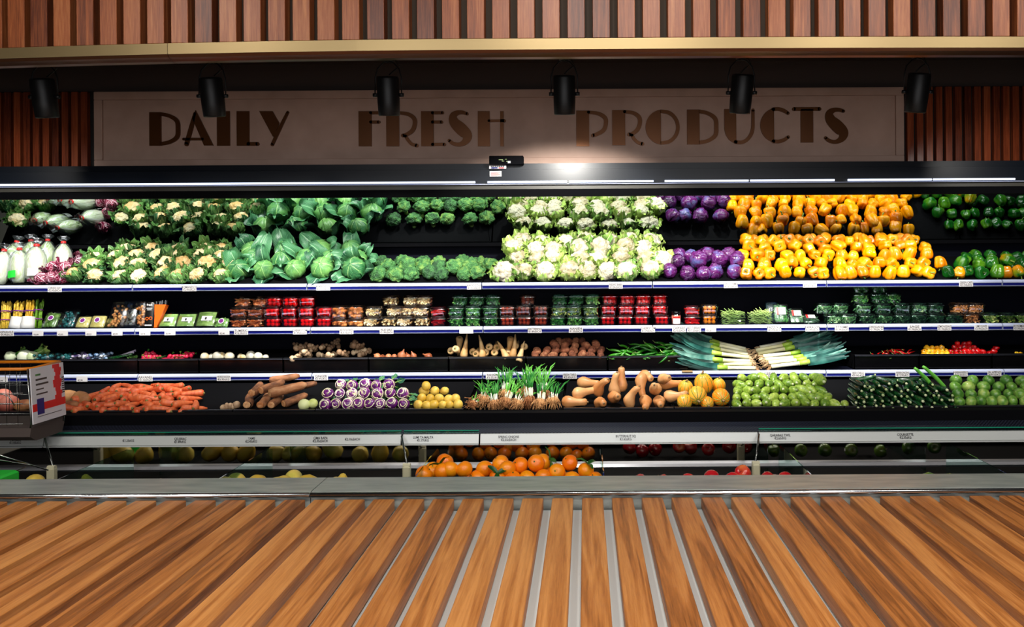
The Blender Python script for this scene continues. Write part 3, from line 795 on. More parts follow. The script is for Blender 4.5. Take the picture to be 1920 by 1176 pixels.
# ------------------------------------------------------------------ shelves with price rails
LY = 5.72
LIPS = [('top', 529), ('second', 611), ('third', 697)]
JO = {'top': [-120, 249, 576, 903, 1223, 1549, 1878, 2230], 'second': [-120, 253, 582, 905, 1223, 1549, 1878, 2230], 'third': [-120, 258, 584, 904, 1218, 1547, 1880, 2230]}
LIPZ = {}
NM = ['leftmost', 'second from left', 'third from left', 'middle', 'third from right', 'second from right', 'rightmost']
for nm, py in LIPS:
    zt_ = PZ(py, LY); LIPZ[nm] = zt_
    zb_ = PZ(py + 12.5, LY)
    for i in range(7):
        x0, x1 = PX(JO[nm][i], LY) + .004, PX(JO[nm][i + 1], LY) - .004
        b = MB(); b.box(x0, x1, LY + .012, 6.3, zt_ - .03, zt_ - .004, 'cabinet_dark')
        o = solo('display_shelf', b, 'black shelf with white and blue price rail, %s level, %s module' % (nm, NM[i]), 'shelf', group='cabinet shelves')
        b = MB()
        h = zt_ - zb_
        b.prism([(LY - .004, zb_), (LY - .010, zb_ + .12 * h), (LY - .004, zb_ + .16 * h), (LY - .004, zb_ + .5 * h), (LY - .012, zb_ + .55 * h), (LY - .012, zb_ + .75 * h), (LY + .0, zt_), (LY + .014, zt_), (LY + .014, zb_)], x0, x1, 'rail_white')
        rr = part('price_rail', b, o)
        b = MB(); b.box(x0 + .002, x1 - .002, LY - .007, LY - .0035, zb_ + .14 * h, zb_ + .54 * h, 'rail_blue'); part('blue_strip', b, rr)

# ------------------------------------------------------------------ price tags
TAGS = {
 'top': [(105, 'CHINESE LEAV', '€2.95cEACH'), (357, 'ROMANESCO', '€2.99cEACH'), (607, 'KABOCCI', '€2.05cEACH'), (889, 'BROCCOLI', '€1.95cEACH'), (1154, 'PAESANO BARBA', '€3.20cEACH'),
         (1369, 'KABOCCI HAMRA', '€1.85cEACH'), (1517, 'YELLOW CAPS', '€3.95cKG'), (1809, 'GREEN CAPS', '€3.50cKG')],
 'second': [(15, 'ASPARAGUS', '€4.99cEACH'), (73, '', '€3.99'), (119, '', '€2.35'), (172, '', '€3.25'), (221, '', '€2.99'), (273, '', '€3.95'), (320, '', '€3.99'), (421, '', '€2.40'),
            (453, 'TUMERIC', '€16.50cKG'), (563, 'CHERRYTOM', '€1.49cEACH'), (650, 'ARTICHOKES', '€3.35cKG'), (725, 'PEELED GARLIC', '€1.99cEACH'), (874, '', ''), (1002, 'DATTERINO', '€1.49cEACH'),
            (1079, 'NANIEH', '€1.00cEACH'), (1214, 'CHERRYTOM', '€1.79cEACH'), (1272, 'CAPPARIS', '€2.95cEACH'), (1300, 'RED CURRANT', '€17.50cKG'), (1331, '', '€3.25'), (1450, 'FAZZOLA', '€5.95cKG'),
            (1521, 'TARRAGON', '€1.99cEACH'), (1576, 'TTYHME', '€1.99cEACH'), (1641, 'OREGANO', '€1.99cEACH'), (1712, 'SAGE', '€1.99cEACH'), (1768, 'LEMONGRASS', '€1.99cEACH'), (1837, 'LIME LEAVES', '€1.99cEACH'), (1910, 'ROSEMARY', '€1.99cEACH')],
 'third': [(6, '', '€2.99'), (155, '', '€2.99'), (274, 'RAVANEL', '€1.10cEACH'), (420, 'HORSE RADISH', '€6.90cKG'), (602, 'GINGER', '€3.95cKG'), (923, 'PARSNIPS', '€3.55cKG'), (1067, 'FRESH TARO', '€2.60cKG'),
           (1441, 'LEEKS', '€2.50cKG'), (1606, 'RED CHILLI', '€9.90cKG'), (1689, 'PEPERONCINI', '€12.90cKG'), (1798, 'HABANERO', '€16.90cKG'), (1861, 'JALAPENO', '€49.50cKG')],
}
for nm, py in LIPS:
    zt_ = LIPZ[nm]; zc = PZ(py + 7.2, LY)
    for i, (px, t1, t2) in enumerate(TAGS[nm]):
        small = t1 == '' and t2 != ''
        w = (.039 if small else .0495); y = LY - .016
        b = MB(); b.box(-w, w, -.001, .001, -.0195, .0195, 'tag_white')
        what = ('price tag reading %s' % t1) if t1 else ('plain small price tag reading %s' % t2 if t2 else 'blank price tag')
        lab = 'white %s on the %s shelf rail' % (what, nm)
        if small: lab = 'small white price tag, %s on the %s shelf rail' % (place_word(i, len(TAGS[nm])), nm)
        if nm == 'second' and t1 == 'CHERRYTOM': lab += ', the %s of the two' % ('left' if px < 800 else 'right')
        o = solo('price_tag', b, lab, 'price tag', (PX(px, LY), y, zc - .001), group='shelf price tags')
        if t1:
            sx = min(1.0, .098 / (len(t1) * .0145)) if len(t1) > 5 else 1.25
            textobj('lettering', t1, .0235, o, (0, -.0016, .0085), 'ink', sx=sx)
        if t2:
            if small: textobj('lettering', t2, .016, o, (-.012, -.0016, -.010), 'ink', sx=.9)
            else: textobj('lettering', t2, .0205, o, (0, -.0016, -.0095), 'ink', sx=min(1.0, .098 / (len(t2) * .0125)))
BT = [(30, 'POMELO', '€1.95cKG'), (241, '', '€1.25cKG'), (338, 'CELERIAC', '€1.89cKG'), (471, 'YAMS', '€2.45cKG'), (600, 'CIMA RAPA', '€2.35cEACH'), (660, '', '€2.10cEACH'), (775 + 17, 'LUMI TA MALTA', '€1.77cKG'),
      (952, 'SPRING ONIONS', '€2.35cEACH'), (1171, 'BUTTERNUT SQ', '€1.62cKG'), (1460, 'QARABALI TWIL', '€2.65cKG'), (1694, 'COURGETTE', '€2.35cKG')]
for i, (px, t1, t2) in enumerate(BT):
    y = GY - .0115; zc = PZ(820.5, GY)
    lean = (radians(90 - 14), 0, 0)
    lab = 'black price print reading %s on the silver bottom rail' % (t1 or t2)
    c = bpy.data.curves.new('price_lettering', 'FONT'); c.body = (t1 + '\n' + t2) if t1 else t2
    c.size = .0195; c.align_x = 'CENTER'; c.align_y = 'CENTER'; c.resolution_u = 2; c.space_line = .85; c.materials.append(MATS['ink']); c.offset = .0002
    o = link('price_lettering', c, None, (PX(px, GY), y - .0015, zc), lean); o.scale = (.82, 1, 1)
    tag(o, lab, 'price label', 'bottom rail price labels')

# ------------------------------------------------------------------ product models
def nz(p, s, seed=0): return noise.noise(Vector((p[0] * s + seed * 7.3, p[1] * s + seed * 3.1, p[2] * s - seed * 5.7)))
def lump(amp, s, seed):
    def f(x, y, z):
        k = 1 + amp * nz((x, y, z), s, seed)
        return (x * k, y * k, z * k)
    return f
def sph(r, n=9, sq=1.0):
    return [(-r * sq * cos(pi * i / n), r * sin(pi * i / n) if 0 < i < n else 0) for i in range(n + 1)]
def leafpatch(b, a0, path, width, mat, cup=.25, wav=.1, seed=0, nu=6, nv=8, M=None):
    """leaf growing at azimuth a0; path = [(radius, z)...] in the radial plane"""
    ph = seed * 1.7
    def fn(u, v):
        t = v * (len(path) - 1); i = min(int(t), len(path) - 2); f = t - i
        r = path[i][0] * (1 - f) + path[i + 1][0] * f; z = path[i][1] * (1 - f) + path[i + 1][1] * f
        dr = path[i + 1][0] - path[i][0]; dz = path[i + 1][1] - path[i][1]; l = sqrt(dr * dr + dz * dz) or 1
        nr, nzv = dz / l, -dr / l
        w = width * (sin(pi * min(1, .12 + .86 * v)) ** .6)
        off = -cup * width * u * u + wav * width * sin(v * 13 + ph + 3 * u) * u * u + .06 * width * sin(9 * u + ph + v * 5)
        rr = r + nr * off; zz = z + nzv * off
        tx, ty = -sin(a0), cos(a0)
        return (rr * cos(a0) + tx * u * w, rr * sin(a0) + ty * u * w, zz)
    b.sheet(fn, nu, nv, mat, M)
def curd(b, r, mat, seed, n1=36, n2=16, flatten=.78, bump=.16, freq=38, ball=True):
    vs = []; fs = []; uv = []
    c0 = Vector((seed * 3.3, seed * 1.7, 0))
    for j in range(n2 + 1):
        th = (.5 if ball else .58) * pi * 1.25 * j / n2
        for k in range(n1):
            a = 2 * pi * k / n1
            d = Vector((sin(th) * cos(a), sin(th) * sin(a), cos(th)))
            p = d * r
            v1 = noise.voronoi(p * freq + c0)[0][0]
            v2 = noise.voronoi(p * freq * 2.6 + c0)[0][0]
            k2 = 1 + bump * (.45 - v1) + bump * .35 * (.4 - v2) + .06 * nz(d, 2.2, seed)
            q = d * r * k2
            vs.append((q.x, q.y, q.z * flatten)); uv.append((0, 0))
    for j in range(n2):
        for k in range(n1):
            k2 = (k + 1) % n1
            fs.append((j * n1 + k, (j + 1) * n1 + k, (j + 1) * n1 + k2, j * n1 + k2))
    b.add(vs, fs, mat, uv)
def make_cauli(seed, cm, lm, r=.072, nleaf=9, tall=1.0, wide=.05):
    rr = random.Random(seed)
    b = MB(); curd(b, r, cm, seed, 40, 18, .78, .30, 30)
    b2 = MB()
    for k in range(nleaf):
        a = 2 * pi * k / nleaf + rr.uniform(-.2, .2); h = tall * rr.uniform(.7, 1.25); o = rr.uniform(.95, 1.25)
        leafpatch(b2, a, [(.012, -.068), (r * .75, -.06), (r * 1.06, -.02), (r * 1.1 * o, r * .28 * h), (r * (1.0 if rr.random() < .45 else 1.35) * o, r * .75 * h)], wide * rr.uniform(.75, 1.15), lm, .3, .5, rr.random() * 9)
    b2.tube([(0, 0, -.085), (0, 0, -.05)], .022, 'stalk_green', 8)
    return Proto('cauliflower', b.mesh('curd'), [('leaves', b2.mesh('leaves'))])
CAULI_W = [make_cauli(i, 'curd_white', 'pale_leaf', .074, 8, .75, .042) for i in range(4)]
CAULI_G = [make_cauli(10 + i, 'curd_cream', 'cauli_leaf', .064, 15, 1.2, .034) for i in range(4)]
def make_broc(seed):
    b = MB(); curd(b, .06, 'broccoli_green', seed, 38, 17, .8, .40, 27)
    b2 = MB()
    for k in range(7):
        a = 2 * pi * k / 7 + seed
        b2.tube([(0, 0, -.055), (.018 * cos(a), .018 * sin(a), -.03), (.036 * cos(a), .036 * sin(a), -.005)], [.013, .010, .008], 'stalk_green', 6)
    b2.tube([(0, 0, -.11), (0, 0, -.045)], [.018, .017], 'stalk_green', 8)
    return Proto('broccoli', b.mesh('crown'), [('stalk', b2.mesh('stalk'))])
BROC = [make_broc(20 + i) for i in range(4)]
def make_cabbage(seed, r, lm, om, nout, name='cabbage', flare=.5, vein=True):
    rr = random.Random(seed)
    b = MB(); b.rev(sph(r * .96, 8), lm, 16)
    for k in range(5):
        a = 2 * pi * k / 5 + rr.uniform(-.3, .3); q = r * (1.0 + .018 * k)
        path = [(q * sin(t), -q * cos(t)) for t in [pi * j / 7 * .97 for j in range(1, 8)]]
        leafpatch(b, a, path, r * 1.02, lm, .42, .03, rr.random() * 9, 7, 9)
    parts = []
    if nout:
        b2 = MB()
        for k in range(nout):
            a = 2 * pi * k / nout + rr.uniform(-.4, .4); q = r * 1.08; o = 1 + flare * rr.uniform(.4, 1.3)
            path = [(.012, -q), (q * .7, -q * .8), (q * 1.02, -q * .2), (q * 1.08 * (1 + .2 * (o - 1)), q * .35), (q * o * 1.12, q * .62), (q * o * 1.32, q * .60 + rr.uniform(-.02, .03))]
            leafpatch(b2, a, path, r * rr.uniform(.75, 1.05), om, .34, .22, rr.random() * 9, 10, 12)
        parts.append(('outer_leaves', b2.mesh('outer_leaves')))
    return Proto(name, b.mesh(name), parts)
CABB = [make_cabbage(30 + i, .078, 'cabbage_leaf', 'cabbage_outer', 2 + i % 3, flare=.6) for i in range(5)]
REDC = [make_cabbage(40 + i, .056, 'red_cabbage_leaf', 'red_cabbage_leaf', 0, 'red_cabbage') for i in range(4)]
RADI = [make_cabbage(50 + i, .046, 'radicchio_leaf', 'radicchio_leaf', 2, 'radicchio', .1) for i in range(3)]
def make_pepper(seed, mat, long=1.0):
    rr = random.Random(seed); lobes = rr.choice((3, 4, 4)); ph = rr.uniform(0, 6)
    prof = [(-.043 * long, 0), (-.045 * long, .010), (-.046 * long, .018), (-.040 * long, .028), (-.028 * long, .036), (-.008 * long, .042), (.014 * long, .046), (.030 * long, .043), (.041 * long, .034), (.044 * long, .022), (.037 * long, .010), (.033 * long, 0)]
    def mod(a, t):
        g = abs(sin(lobes * (a + ph) / 2)) ** .55
        return .74 + .30 * g + .06 * sin(a + seed)
    b = MB(); b.rev(prof, mat, 28, mod, lambda x, y, z: (x * (1 + .1 * nz((x, y, z), 14, seed)) + .004 * sin(z * 40 + seed), y * (1 + .1 * nz((x, y, z), 14, seed + 3)), z + .05 * x * sin(seed)))
    b2 = MB(); b2.tube([(0, 0, .034), (.001, 0, .044), (.005, .002, .056), (.012, .003, .064)], [.010, .0045, .004, .005], 'pepper_stem', 7)
    nm = 'bell_pepper'
    return Proto(nm, b.mesh(nm), [('stem', b2.mesh('stem'))])
PEPY = [make_pepper(60 + i, 'yellow_pepper', (1.0, 1.1, .9, 1.2, 1.0)[i]) for i in range(5)]
PEPG = [make_pepper(70 + i, 'green_pepper', 1.0) for i in range(3)]
PEPT = [make_pepper(75 + i, 'turning_pepper', 1.0) for i in range(2)]
def make_bagcab(seed):
    b = MB()
    b.rev([(-.10, 0), (-.098, .03), (-.06, .048), (0, .056), (.05, .05), (.085, .03), (.10, 0)], 'chinese_leaf', 16, lambda a, t: 1 + .05 * sin(7 * a + seed), lump(.08, 14, seed))
    for k in range(4):
        a = k * 1.6 + seed; leafpatch(b, a, [(.02, -.10), (.05, -.06), (.057, 0), (.05, .05), (.03, .09), (.012, .11)], .045, 'chinese_leaf', .4, .05, k + seed, 6, 8)
    f = MB()
    f.rev([(-.104, 0), (-.10, .04), (-.06, .057), (0, .062), (.06, .054), (.10, .034), (.118, .012), (.128, .014), (.15, .034), (.16, .03)], 'film', 18, lambda a, t: 1 + .05 * sin(5 * a + seed + 8 * t) + (.18 * sin(6 * a) if t > .85 else 0))
    t = MB(); t.rev([(.112, .013), (.116, .016), (.124, .016), (.128, .013)], 'red_band', 10)
    l = MB()
    def lab(u, v):
        a = -pi / 2 + u * .42 + .5 * sin(seed); rr = .0635
        return (rr * cos(a), rr * sin(a), -.075 + v * .045)
    l.sheet(lab, 4, 2, 'green_label' if seed % 2 else 'sticker_white')
    return Proto('chinese_cabbage', b.mesh('chinese_cabbage'), [('plastic_bag', f.mesh('bag')), ('red_tie', t.mesh('tie')), ('label_sticker', l.mesh('label'))])
BAGC = [make_bagcab(80 + i) for i in range(3)]

def ovoid(name, mat, rx, rz, seed, amp=.12, n=14, nv=9, s=18, parts=(), tip=0.0):
    b = MB()
    b.rev([(z, r) for z, r in [(-rz * cos(pi * i / nv), rx * sin(pi * i / nv) ** (.85) if 0 < i < nv else 0) for i in range(nv + 1)]], mat, n, None,
          lambda x, y, z: tuple(Vector((x, y, z)) * (1 + amp * nz((x, y, z), s, seed)) + Vector((tip * z * z / rz, 0, 0))))
    return Proto(name, b.mesh(name), parts)
def long_root(name, mat, prof, seed, bend=.01, extra=None, n=12, amp=.06):
    b = MB(); L = prof[-1][0] - prof[0][0]
    b.rev(prof, mat, n, None, lambda x, y, z: (x * (1 + amp * nz((x, y, z), 30, seed)) + bend * sin(z / L * 3 + seed), y * (1 + amp * nz((x, y, z), 30, seed + 1)), z))
    return b, name
def P_(b, name, parts=()): return Proto(name, b.mesh(name), parts)

CARROT = []
for i in range(4):
    b, n_ = long_root('carrot', 'carrot', [(-.09, 0), (-.088, .006), (-.06, .014), (-.01, .020), (.05, .025), (.075, .025), (.086, .017), (.089, 0)], i, .012)
    t = MB(); t.rev([(.084, .0), (.085, .011), (.092, .008), (.094, 0)], 'carrot_top', 8)
    CARROT.append(P_(b, n_, [('crown_end', t.mesh('crown_end'))]))
PARSN = []
for i in range(4):
    b, n_ = long_root('parsnip', 'parsnip', [(-.10, 0), (-.098, .004), (-.05, .011), (0, .018), (.045, .027), (.065, .029), (.078, .022), (.076, .012), (.070, .008), (.070, 0)], i, .006)
    t = MB(); t.rev([(.069, 0), (.070, .009), (.076, .007), (.078, 0)], 'carrot_top', 8)
    PARSN.append(P_(b, n_, [('crown_end', t.mesh('crown_end'))]))
CASS = []
for i in range(3):
    b, n_ = long_root('cassava_root', 'cassava', [(-.15, 0), (-.148, .015), (-.12, .028), (-.05, .034), (.05, .036), (.10, .036), (.125, .031), (.13, .024)], i, .015, n=16, amp=.14)
    t = MB(); t.rev([(.126, .03), (.133, .020), (.128, .010), (.132, 0)], 'cassava_cut', 12)
    CASS.append(P_(b, n_, [('cut_end', t.mesh('cut_end'))]))
BUTN = []
for i in range(4):
    b = MB(); bd = (.02, -.015, .03, 0)[i]
    b.rev([(-.085, 0), (-.084, .012), (-.075, .030), (-.055, .043), (-.03, .046), (0, .037), (.03, .028), (.065, .026), (.09, .026), (.102, .018), (.105, 0)], 'squash_tan', 18, lambda a, t: 1 + .03 * sin(5 * a), lambda x, y, z, bd=bd, i=i: (x + bd * (z / .1) ** 2, y, z))
    t = MB(); t.tube([(bd * 1.0, 0, .10), (bd * 1.15, 0, .113)], [.007, .008], 'tape_tan', 7)
    BUTN.append(P_(b, 'butternut_squash', [('stem', t.mesh('stem'))]))
STRIPE = []
for i in range(3):
    b = MB()
    prof = sph(.062, 12, 1.15)
    b.rev(prof, 'striped_squash', 48, lambda a, t: 1 + .055 * abs(sin(5 * a)) - .02)
    g = MB()
    for k in range(10):
        a = k * pi / 5
        pts = [(.0625 * .985 * sin(t) * cos(a), .0625 * .985 * sin(t) * sin(a), -.0625 * 1.15 * .985 * cos(t)) for t in [pi * (j + .6) / 12 for j in range(0, 12)]]
        g.tube(pts, .0028, 'zucchini_light', 5)
    t = MB(); t.tube([(0, 0, .066), (.004, 0, .080), (.010, 0, .09)], [.010, .007, .008], 'tape_tan', 7)
    STRIPE.append(P_(b, 'striped_squash', [('green_grooves', g.mesh('grooves')), ('stem', t.mesh('stem'))]))
ZUL = []
for i in range(3):
    b = MB(); k = (1.0, 1.6, 1.25)[i]
    b.rev([(-.05 * k, 0), (-.049 * k, .012), (-.035 * k, .028), (0, .034), (.03 * k, .028), (.046 * k, .015), (.05 * k, .009), (.05 * k, 0)], 'zucchini_light', 14, lambda a, t: 1 + .02 * sin(6 * a), lump(.06, 20, i))
    t = MB(); t.tube([(0, 0, .049 * k), (0, 0, .058 * k)], [.008, .009], 'zucchini_end', 7)
    ZUL.append(P_(b, 'light_green_zucchini', [('stem', t.mesh('stem'))]))
ZUD = []
for i in range(3):
    b, n_ = long_root('dark_zucchini', 'zucchini_dark', [(-.085, 0), (-.084, .010), (-.07, .018), (0, .0195), (.06, .017), (.08, .012), (.088, .010)], i, .008)
    t = MB(); t.tube([(0.004 * i, 0, .086), (.004 * i, 0, .097)], [.0095, .0085], 'zucchini_end', 7)
    ZUD.append(P_(b, n_, [('pale_stem_end', t.mesh('stem'))]))
LONGZ = []
b, n_ = long_root('long_zucchini', 'onion_leaf', [(-.15, 0), (-.149, .010), (-.12, .016), (0, .017), (.12, .014), (.15, .012), (.152, 0)], 1, .01)
LONGZ.append(P_(b, n_))
LIME = [ovoid('round_green_squash', 'lime_round', .042, .036, i, .1, 16, 9, 16, ()) for i in range(3)]
POTY = [ovoid('yellow_potato', 'yellow_potato', .030, .031, i, .14) for i in range(4)]
POTS = [ovoid('sweet_potato', 'sweet_potato', .045, .075, i, .16) for i in range(2)]
POTR = [ovoid('red_potato', 'red_potato', .045, .055, i, .14) for i in range(2)]
TARO = [ovoid('taro_root', 'taro', .028, .038, i, .18, s=24) for i in range(4)]
TURN = [ovoid('turnip', 'turnip', .028, .026, i, .14, s=24) for i in range(3)]
SHAL = []
for i in range(2):
    b = MB(); b.rev([(-.028, 0), (-.026, .008), (-.012, .023), (.004, .025), (.018, .014), (.028, .006), (.04, .003), (.042, 0)], 'shallot', 12)
    SHAL.append(P_(b, 'shallot'))
RADISH = []
for i in range(2):
    b = MB(); b.rev([(-.03, 0), (-.022, .002), (-.015, .009), (0, .0145), (.012, .012), (.017, 0)], 'radish', 10)
    t = MB()
    for k in range(3): t.tube([(0, 0, .016), (.006 * cos(k * 2), .006 * sin(k * 2), .035)], .0018, 'greens', 4)
    RADISH.append(P_(b, 'radish', [('leaf_stalks', t.mesh('stalks'))]))
GING = []
for i in range(4):
    rr = random.Random(i); b = MB(); p = Vector((0, 0, 0)); a = rr.uniform(0, 6)
    for k in range(5):
        r_ = rr.uniform(.014, .022)
        b.ball(p, r_, 'ginger', 9, 6, (1, 1, rr.uniform(.8, 1.2)))
        if k % 2: b.ball(p + Vector((.022 * cos(a + 1.6), .022 * sin(a + 1.6), .01)), .012, 'ginger', 8, 5)
        a += rr.uniform(-.7, .7); p = p + Vector((cos(a) * .027, sin(a) * .02, rr.uniform(-.006, .012)))
    GING.append(P_(b, 'ginger_root'))
def make_kohl(i):
    b = MB(); b.rev(sph(.038, 10, .92), 'kohlrabi', 18, None, lump(.05, 30, i))
    for k in range(3):
        rr_ = (.016, .026, .034)[k]; z = sqrt(max(0, .0365 ** 2 - rr_ ** 2)) * .95
        pts = [(rr_ * cos(a), rr_ * sin(a), z + .002) for a in [k * 2 + j * .45 for j in range(9)]]
        b.tube(pts, .0032, 'leek_white', 5)
    t = MB()
    rr = random.Random(i)
    for k in range(6):
        a = k * pi / 3 + i; L = rr.uniform(.06, .1)
        pts = [(.012 * cos(a), .012 * sin(a), -.03), (.03 * cos(a), .03 * sin(a), -.03 - L * .5), (.045 * cos(a), .045 * sin(a), -.03 - L)]
        t.tube(pts, [.004, .003, .002], 'stalk_green', 5)
        leafpatch(t, a, [(.03, -.03 - L * .6), (.045, -.03 - L), (.06, -.05 - L * 1.2)], .018, 'cabbage_outer', .2, .3, k, 3, 4)
    return P_(b, 'kohlrabi', [('stalks_and_leaves', t.mesh('stalks'))])
KOHL = [make_kohl(i) for i in range(3)]
PKOHL = [ovoid('pale_kohlrabi', 'pale_kohlrabi', .036, .032, i, .08) for i in range(2)]
ORNG = []
for i in range(3):
    b = MB(); b.rev(sph(.043, 12, .93), 'orange_skin', 20, lambda a, t: 1 - .02 * exp(-((t - 1) * 8) ** 2), lambda x, y, z: (x, y, z - .006 * exp(-(x * x + y * y) / .00012) * (1 if z > 0 else 0)))
    t = MB(); t.rev([(.034, .0), (.036, .004), (.038, .0035), (.0385, 0)], 'leaf_dark', 8)
    if i == 0:
        for k in range(3): leafpatch(t, k * 2.1 + 1, [(.003, .037), (.02, .046), (.045, .05), (.065, .04)], .013, 'leaf_dark', .2, .1, k, 3, 5)
    ORNG.append(P_(b, 'mandarin_orange', [('stem_button' if i else 'stem_and_leaves', t.mesh('stem'))]))
def make_melon(i, mat):
    b = MB(); k = (1.0, 1.3)[i % 2]
    b.rev([(-.055 * k, 0), (-.053 * k, .018), (-.04 * k, .04), (-.01, .053), (.02, .047), (.045 * k, .028), (.062 * k, .012), (.066 * k, 0)], mat, 18, None, lump(.08, 12, i))
    l = MB()
    def lab(u, v):
        a = -pi / 2 + u * .25; return (.0545 * cos(a) * (1 - .05 * v), .0545 * sin(a) * (1 - .05 * v), -.015 + v * .032)
    l.sheet(lab, 4, 2, 'sticker_blue')
    return P_(b, 'yellow_melon', [('blue_sticker', l.mesh('sticker'))])
MELON = [make_melon(i, 'melon_skin') for i in range(2)]
def make_apple(i, mat):
    b = MB(); b.rev([(-.034, 0), (-.036, .012), (-.030, .026), (-.008, .039), (.014, .041), (.030, .032), (.035, .018), (.030, .006), (.026, 0)], mat, 18, lambda a, t: 1 + .02 * sin(5 * a))
    t = MB(); t.tube([(0, 0, .026), (.003, 0, .045)], .0018, 'tape_tan', 5)
    l = MB(); l.sheet(lambda u, v: (.0425 * cos(-pi / 2 + u * .2), .0425 * sin(-pi / 2 + u * .2), .0 + v * .018), 3, 2, 'sticker_white')
    return P_(b, 'apple', [('stem', t.mesh('stem'))] + ([('round_sticker', l.mesh('sticker'))] if i % 2 else []))
APR = [make_apple(i, 'apple_red') for i in range(2)]
APG = [make_apple(i + 4, 'apple_green') for i in range(2)]
def make_chilli(i, mat, L=.05, r=.008):
    b = MB(); pts = []; c = (.5, -.8, 1.2)[i % 3]
    for k in range(8):
        t = k / 7; pts.append((L * (t - .5) * 2, L * .35 * c * sin(t * 2.6), .1 * L * sin(t * 4)))
    b.tube(pts, [r * q for q in (.55, .95, 1, 1, .9, .7, .4, .1)], mat, 8)
    t = MB(); t.tube([pts[0], (pts[0][0] - .008, pts[0][1], pts[0][2] + .002), (pts[0][0] - .024, pts[0][1] + .004, pts[0][2] + .008)], [r * .6, r * .25, r * .22], 'bean_green', 5)
    return P_(b, 'chilli_pepper', [('stem', t.mesh('stem'))])
CHG = [make_chilli(i, 'chilli_green', .058, .0095) for i in range(3)]
CHR = [make_chilli(i, 'chilli_red', .034, .006) for i in range(3)]
def make_hab(i, mat):
    b = MB(); b.rev([(-.022, 0), (-.02, .005), (-.01, .014), (.006, .0185), (.014, .016), (.017, .008), (.015, 0)], mat, 12, lambda a, t: .9 + .14 * abs(sin(2 * a + i)), lump(.2, 60, i))
    t = MB(); t.tube([(0, 0, .015), (.002, 0, .026)], [.003, .0015], 'pepper_stem', 5)
    return P_(b, 'habanero_pepper', [('stem', t.mesh('stem'))])
HABY = [make_hab(i, 'habanero_yellow') for i in range(3)]
HABR = [make_hab(i, 'chilli_red') for i in range(3)]

# boxed products
def trayshape(b, w, d, h, mat, taper=.85, lip=.004, t=.0):
    def ring(k, z, ins=0):
        a, c, r = w / 2 * k - ins, d / 2 * k - ins, .014 * k
        pts = []
        for (sx, sy, a0) in ((1, -1, -pi / 2), (1, 1, 0), (-1, 1, pi / 2), (-1, -1, pi)):
            for j in range(3):
                an = a0 + j * pi / 4
                pts.append((sx * (a - r) + r * cos(an), sy * (c - r) + r * sin(an), z))
        return pts
    rings = [ring(taper * .97, 0.0), ring(taper, .003), ring(1, h), ring(1, h, -lip), ring(1, h + .002, -lip)]
    vs = [p for r_ in rings for p in r_]; fs = [tuple(range(11, -1, -1))]
    for r_ in range(len(rings) - 1):
        for k in range(12):
            k2 = (k + 1) % 12; fs.append((r_ * 12 + k, r_ * 12 + k2, r_ * 12 + 12 + k2, r_ * 12 + 12 + k))
    b.add(vs, fs, mat)
def lidshape(b, w, d, z, hh, mat, lip=.005):
    def ring(k, zz, ins=0):
        a, c, r = w / 2 * k - ins, d / 2 * k - ins, .014
        pts = []
        for (sx, sy, a0) in ((1, -1, -pi / 2), (1, 1, 0), (-1, 1, pi / 2), (-1, -1, pi)):
            for j in range(3):
                an = a0 + j * pi / 4
                pts.append((sx * (a - r) + r * cos(an), sy * (c - r) + r * sin(an), zz))
        return pts
    rings = [ring(1, z - .004, -lip), ring(1, z, -lip), ring(.98, z + .001), ring(.93, z + hh * .8), ring(.88, z + hh)]
    vs = [p for r_ in rings for p in r_]; fs = [tuple(range(48, 60))]
    for r_ in range(len(rings) - 1):
        for k in range(12):
            k2 = (k + 1) % 12; fs.append((r_ * 12 + k, r_ * 12 + k2, r_ * 12 + 12 + k2, r_ * 12 + 12 + k))
    b.add(vs, fs, mat)
